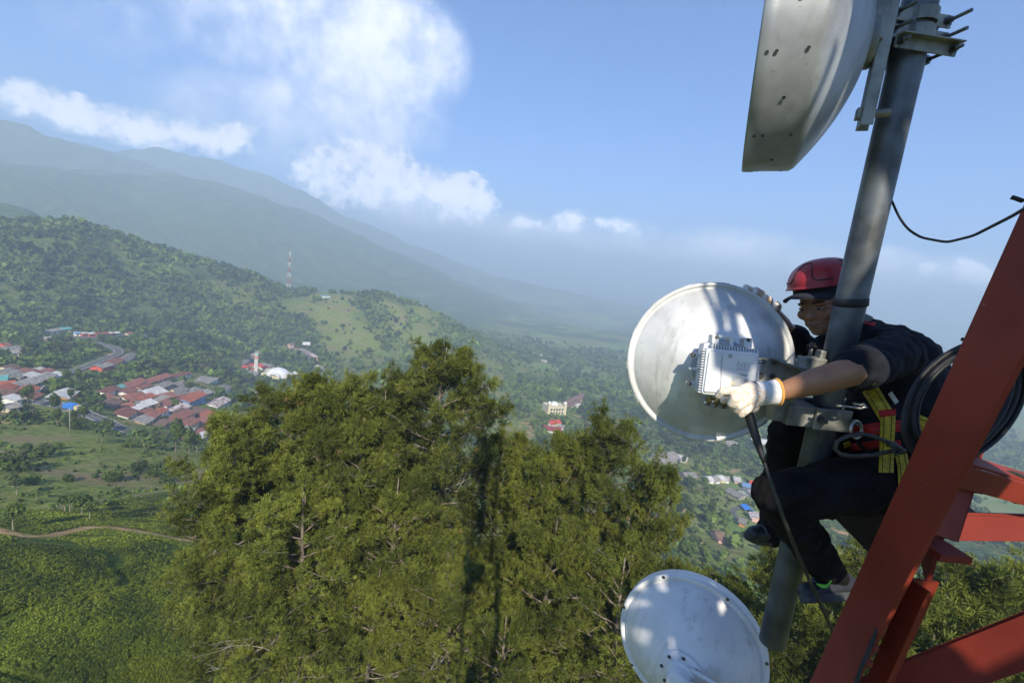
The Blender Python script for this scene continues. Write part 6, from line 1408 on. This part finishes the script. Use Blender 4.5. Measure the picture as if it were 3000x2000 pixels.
    trs = [('c', C3, .142, HN, .108), ('c', HN, .112, KN, .073), ('c', KN, .072, KN*.5+AN*.5, .066), ('c', KN*.5+AN*.5, .066, AN, .057), ('e', KN+CU*.004, (CR, CF, CU), (.074, .074, .07)),
           ('c', C3, .14, HF, .108), ('c', HF, .11, KF, .074), ('c', KF, .071, AF, .054), ('c', C3, .15, C3-CU*.03, .15)]
    tr = organic('trousers', trs, .0065, M_TRS, e, 5, (.024, .045))
    # shoes
    def shoe(an, heel, toe, label=None):
        d = (toe-heel)/np.linalg.norm(toe-heel); dn = np.cross(np.cross(d, an-heel), d); dn /= np.linalg.norm(dn)
        organic('shoe', [('c', heel+dn*.03, .036, (heel+toe)/2+dn*.03, .038), ('c', (heel+toe)/2+dn*.022, .038, toe+dn*.012, .032), ('c', heel+dn*.035, .036, an, .042), ('c', (heel*.4+toe*.6)+dn*.03, .034, an-dn*.02, .036)], .006, M_SHOE, e, 4)
        sd = np.cross(d, dn); m = MB(); out = []
        for t in np.linspace(0, 2*math.pi, 28, endpoint=False):
            L = np.linalg.norm(toe-heel)/2+.034; out.append((math.cos(t)*L, math.sin(t)*.042*(1+.12*math.cos(t))))
        c = (heel+toe)/2-dn*.012; Mx = Matrix(((d[0], sd[0], dn[0], c[0]), (d[1], sd[1], dn[1], c[1]), (d[2], sd[2], dn[2], c[2]), (0, 0, 0, 1))); m.prism(out, Mx, .022, h0=-.006); part(m, 'sole', M_SOLE, e, bevel=.004)
        m = MB()
        for k in range(4): a_ = heel*(.48-.1*k)+toe*(.52+.1*k)+dn*(.068-.008*k); m.tube([a_-sd*.02, a_+dn*.006, a_+sd*.02], .0028, 6)
        part(m, 'lace', mat('grey_lace', (.16, .18, .22), .8), e)
    shoe(AN+np.array([0, 0, -.0]), P(2492, 1742, 1.60), P(2368, 1748, 1.55)); shoe(AF, P(2292, 1566, 1.98), P(2205, 1566, 1.93))
    m = MB(); q = [P(2392, 1712, 1.545), P(2408, 1722, 1.535), P(2424, 1722, 1.533), P(2438, 1700, 1.545)]
    vs = [Vector(p) for p in q]+[Vector(p) for p in (P(2438, 1698, 1.55), P(2424, 1712, 1.54), P(2410, 1712, 1.54), P(2394, 1708, 1.55))]; m.add(vs+[v+Vector(CF)*.003 for v in vs], [tuple(range(8)), tuple(range(8, 16))[::-1]]); part(m, 'sock_trim', M_LIME, e)
    # near glove: cuff, palm, thumb and four fingers curled on the connector
    cw = P(2276, 1148, 1.405); cd = P(2212, 1154, 1.403)-cw; m = MB(); Lc = np.linalg.norm(cd); pr = []
    for t in np.linspace(0, 1, 22): pr.append((.036-.003*math.sin(t*3.1)+.0006*(-1)**int(t*22), t*Lc))
    m.lathe(pr, M_at(cw, cd) @ Matrix.Diagonal((1.12, .9, 1, 1)), 40); part(m, 'glove_cuff', M_GLW, e)
    m = MB(); m.lathe([(.0355, -.004), (.039, -.003), (.039, .002), (.0355, .004)], M_at(cw, cd) @ Matrix.Diagonal((1.12, .9, 1, 1)), 40); part(m, 'glove_hem', M_ORG, e)
    def chainp(pts, rs): return [('c', np.array(pts[i]), rs[i], np.array(pts[i+1]), rs[i+1]) for i in range(len(pts)-1)]
    gl = [('c', P(2218, 1154, 1.403), .034, P(2188, 1160, 1.397), .034), ('c', P(2200, 1140, 1.395), .024, P(2168, 1150, 1.385), .021), ('c', P(2200, 1175, 1.395), .024, P(2180, 1185, 1.39), .021), ('c', P(2205, 1190, 1.41), .02, P(2190, 1196, 1.4), .018)]
    gl += chainp([P(2170, 1148, 1.382), P(2140, 1143, 1.372), P(2116, 1146, 1.378), P(2104, 1158, 1.392)], [.0165, .0135, .0125, .011])     # index finger along the housing
    gl += chainp([P(2172, 1162, 1.375), P(2152, 1168, 1.362), P(2143, 1182, 1.372), P(2146, 1190, 1.388)], [.016, .0135, .0125, .0105])     # middle finger bent down
    gl += chainp([P(2182, 1176, 1.375), P(2166, 1188, 1.362), P(2159, 1200, 1.375), P(2164, 1205, 1.39)], [.0155, .013, .012, .0105])       # ring finger
    gl += chainp([P(2196, 1190, 1.385), P(2184, 1203, 1.372), P(2172, 1213, 1.38), P(2174, 1215, 1.392)], [.0145, .012, .011, .0095])        # little finger
    gl += chainp([P(2205, 1150, 1.42), P(2170, 1165, 1.44), P(2140, 1172, 1.44), P(2120, 1172, 1.43)], [.019, .0155, .0135, .0115])          # thumb behind the connector
    organic('glove', gl, .0026, M_GLD, e, 3)
    # far glove: fingers over the rim
    g2 = [('c', P(2290, 950, 1.86), .034, P(2262, 925, 1.86), .036), ('c', P(2262, 925, 1.86), .034, P(2240, 905, 1.85), .026)]
    for (x, y, bx, by) in [(2182, 846, 2228, 890), (2211, 853, 2242, 893), (2238, 874, 2256, 908), (2272, 896, 2272, 922)]:
        g2 += chainp([P(bx, by, 1.85), P((x+bx)/2+8, (y+by)/2-12, 1.83), P(x+3, y-4, 1.79), P(x, y+6, 1.745)], [.015, .013, .0125, .011])
    g2 += chainp([P(2280, 935, 1.86), P(2290, 965, 1.85), P(2285, 990, 1.83)], [.018, .015, .012])
    organic('glove', g2, .003, M_GLD, e, 3)
    # harness webbing laid on the clothes
    bpy.context.view_layer.update(); dg = bpy.context.evaluated_depsgraph_get()
    from mathutils.bvhtree import BVHTree
    bv = [BVHTree.FromObject(o, dg) for o in (sh, tr)]; inv = [o.matrix_world.inverted() for o in (sh, tr)]
    def onto(px, py, lift=.006):
        d = Vector(P(px, py, 1.0)).normalized(); best = None
        for b, im, o in zip(bv, inv, (sh, tr)):
            h = b.ray_cast(im @ Vector((0, 0, 0)), im.to_3x3() @ d)
            if h[0] is not None:
                w = o.matrix_world @ h[0]; L = w.length
                if best is None or L < best: best = L
        return None if best is None else d*(best-lift)
    def strap(name, pts, wpx, m_, n=26, lift=.006, stitch=True):
        q = smooth_line([np.array([x, y, 0.]) for x, y in pts], n)[:, :2]; d = np.gradient(q, axis=0); d /= np.linalg.norm(d, axis=1)[:, None]; nr = np.stack([-d[:, 1], d[:, 0]], -1); rows = []
        K = 5; last = None
        for i in range(n):
            for k in range(K):
                p = q[i]+nr[i]*wpx*(k/(K-1)-.5); w = onto(p[0], p[1], lift)
                if w is None: w = Vector(P(p[0], p[1], 1.0)).normalized()*(last if last else 1.8)
                last = w.length; rows.append(w)
        D_ = np.array([w.length for w in rows]).reshape(n, K)
        for _ in range(4): D_[1:-1] = (D_[:-2]+D_[1:-1]*2+D_[2:])/4
        Q = [rows[i].normalized()*float(D_.reshape(-1)[i]) for i in range(n*K)]; B = [w+w.normalized()*.004 for w in Q]; N = n*K
        f = [(i*K+k, i*K+k+1, (i+1)*K+k+1, (i+1)*K+k) for i in range(n-1) for k in range(K-1)]
        sd = [(i*K, (i+1)*K, N+(i+1)*K, N+i*K) for i in range(n-1)]+[(i*K+K-1, N+i*K+K-1, N+(i+1)*K+K-1, (i+1)*K+K-1) for i in range(n-1)]
        m = MB(); m.add(Q+B, f+[tuple(k+N for k in t)[::-1] for t in f]+sd, 0, True); part(m, name, m_, e)
        if stitch:
            m = MB()
            for k in (1, 3): m.tube([w-w.normalized()*.001 for w in Q[k::K]], .0011, 4)
            part(m, 'stitching', M_HAIR, e)
    strap('harness_belt', [(2500, 1268), (2540, 1258), (2590, 1252), (2650, 1245), (2700, 1262), (2740, 1285)], 34, M_WRED)
    strap('harness_strap', [(2602, 1215), (2600, 1260), (2598, 1320), (2596, 1384)], 44, M_WYEL, lift=.010)
    strap('harness_strap', [(2545, 1135), (2562, 1160), (2580, 1190), (2600, 1222)], 48, M_WYEL, lift=.008); 
    strap('harness_strap', [(2575, 1212), (2625, 1206)], 20, M_WRED, n=8, lift=.013, stitch=False)
    strap('harness_strap', [(2682, 1232), (2712, 1244), (2745, 1262)], 42, M_WYEL, n=12, lift=.012); strap('harness_strap', [(2640, 1330), (2648, 1370), (2650, 1425)], 36, M_WYEL, lift=.010); strap('harness_strap', [(2490, 1310), (2560, 1302), (2640, 1300)], 22, M_WRED, lift=.008)
    strap('harness_strap', [(2532, 942), (2565, 950)], 12, M_WRED, n=8, stitch=False); strap('harness_buckle', [(2607, 1150), (2628, 1180)], 14, mat('white_tag', (.6, .58, .5), .6), n=6, lift=.014, stitch=False); strap('harness_strap',[(2472,1305),(2492,1298)],16,M_WYEL,n=6,lift=.012,stitch=False)
    # hook and ring
    m = MB(); d_ = 1.40; hk = [(2606, 1322), (2560, 1332), (2500, 1336), (2462, 1330), (2446, 1314), (2452, 1292), (2480, 1278), (2520, 1270), (2560, 1278), (2600, 1294), (2622, 1300), (2620, 1318)]
    m.tube([P(x, y, d_) for x, y in hk], .0065, 8, closed=True); m.tube([P(x, y, d_) for x, y in [(2600, 1300), (2625, 1306), (2650, 1322)]], .008, 8); m.tube([P(x, y, d_-.008) for x, y in [(2592, 1326), (2610, 1318), (2628, 1330), (2648, 1318)]], .003, 6); part(m, 'snap_hook', mat('grey_forged_hook', (.07, .07, .068), .5, .3, scale=20), e)
    m = MB(); m.tube([P(2508+16*math.cos(t), 1258+26*math.sin(t), 1.42+.01*math.cos(t)) for t in np.linspace(0, 2*math.pi, 24, endpoint=False)], .0042, 8, closed=True); m.tube([P(x, y, 1.42) for x, y in [(2450, 1188), (2480, 1190), (2520, 1196), (2538, 1192), (2530, 1184), (2500, 1182)]], .0045, 8); part(m, 'ring', M_BUCK, e)
rigger()


# ------------------------------------------------------------------ haze
def build_haze():
    s = 11000.0; zb, zt = float(HH.min())-1.5, float(HH[:, LR < math.log(9000)].max())+40
    v = [(x, y, z) for z in (zb, zt) for y in (-1500, s) for x in (-s, s)]
    f = [(0, 2, 3, 1), (4, 5, 7, 6), (0, 1, 5, 4), (2, 6, 7, 3), (0, 4, 6, 2), (1, 3, 7, 5)]
    m = bpy.data.materials.new('haze_air'); m.use_nodes = True; T = NT(m.node_tree); T.n.clear()
    out = T.node('ShaderNodeOutputMaterial'); pv = T.node('ShaderNodeVolumePrincipled')
    pv.inputs['Color'].default_value = (.53, .68, .88, 1); pv.inputs['Density'].default_value = .00048; pv.inputs['Anisotropy'].default_value = 0.0
    T.l.new(pv.outputs[0], out.inputs['Volume'])
    o = np_obj('haze', v, np.array(f), m); tag(o, 'thin blue morning haze over the valley', kind='stuff')
    o.display_type = 'WIRE'
build_haze()
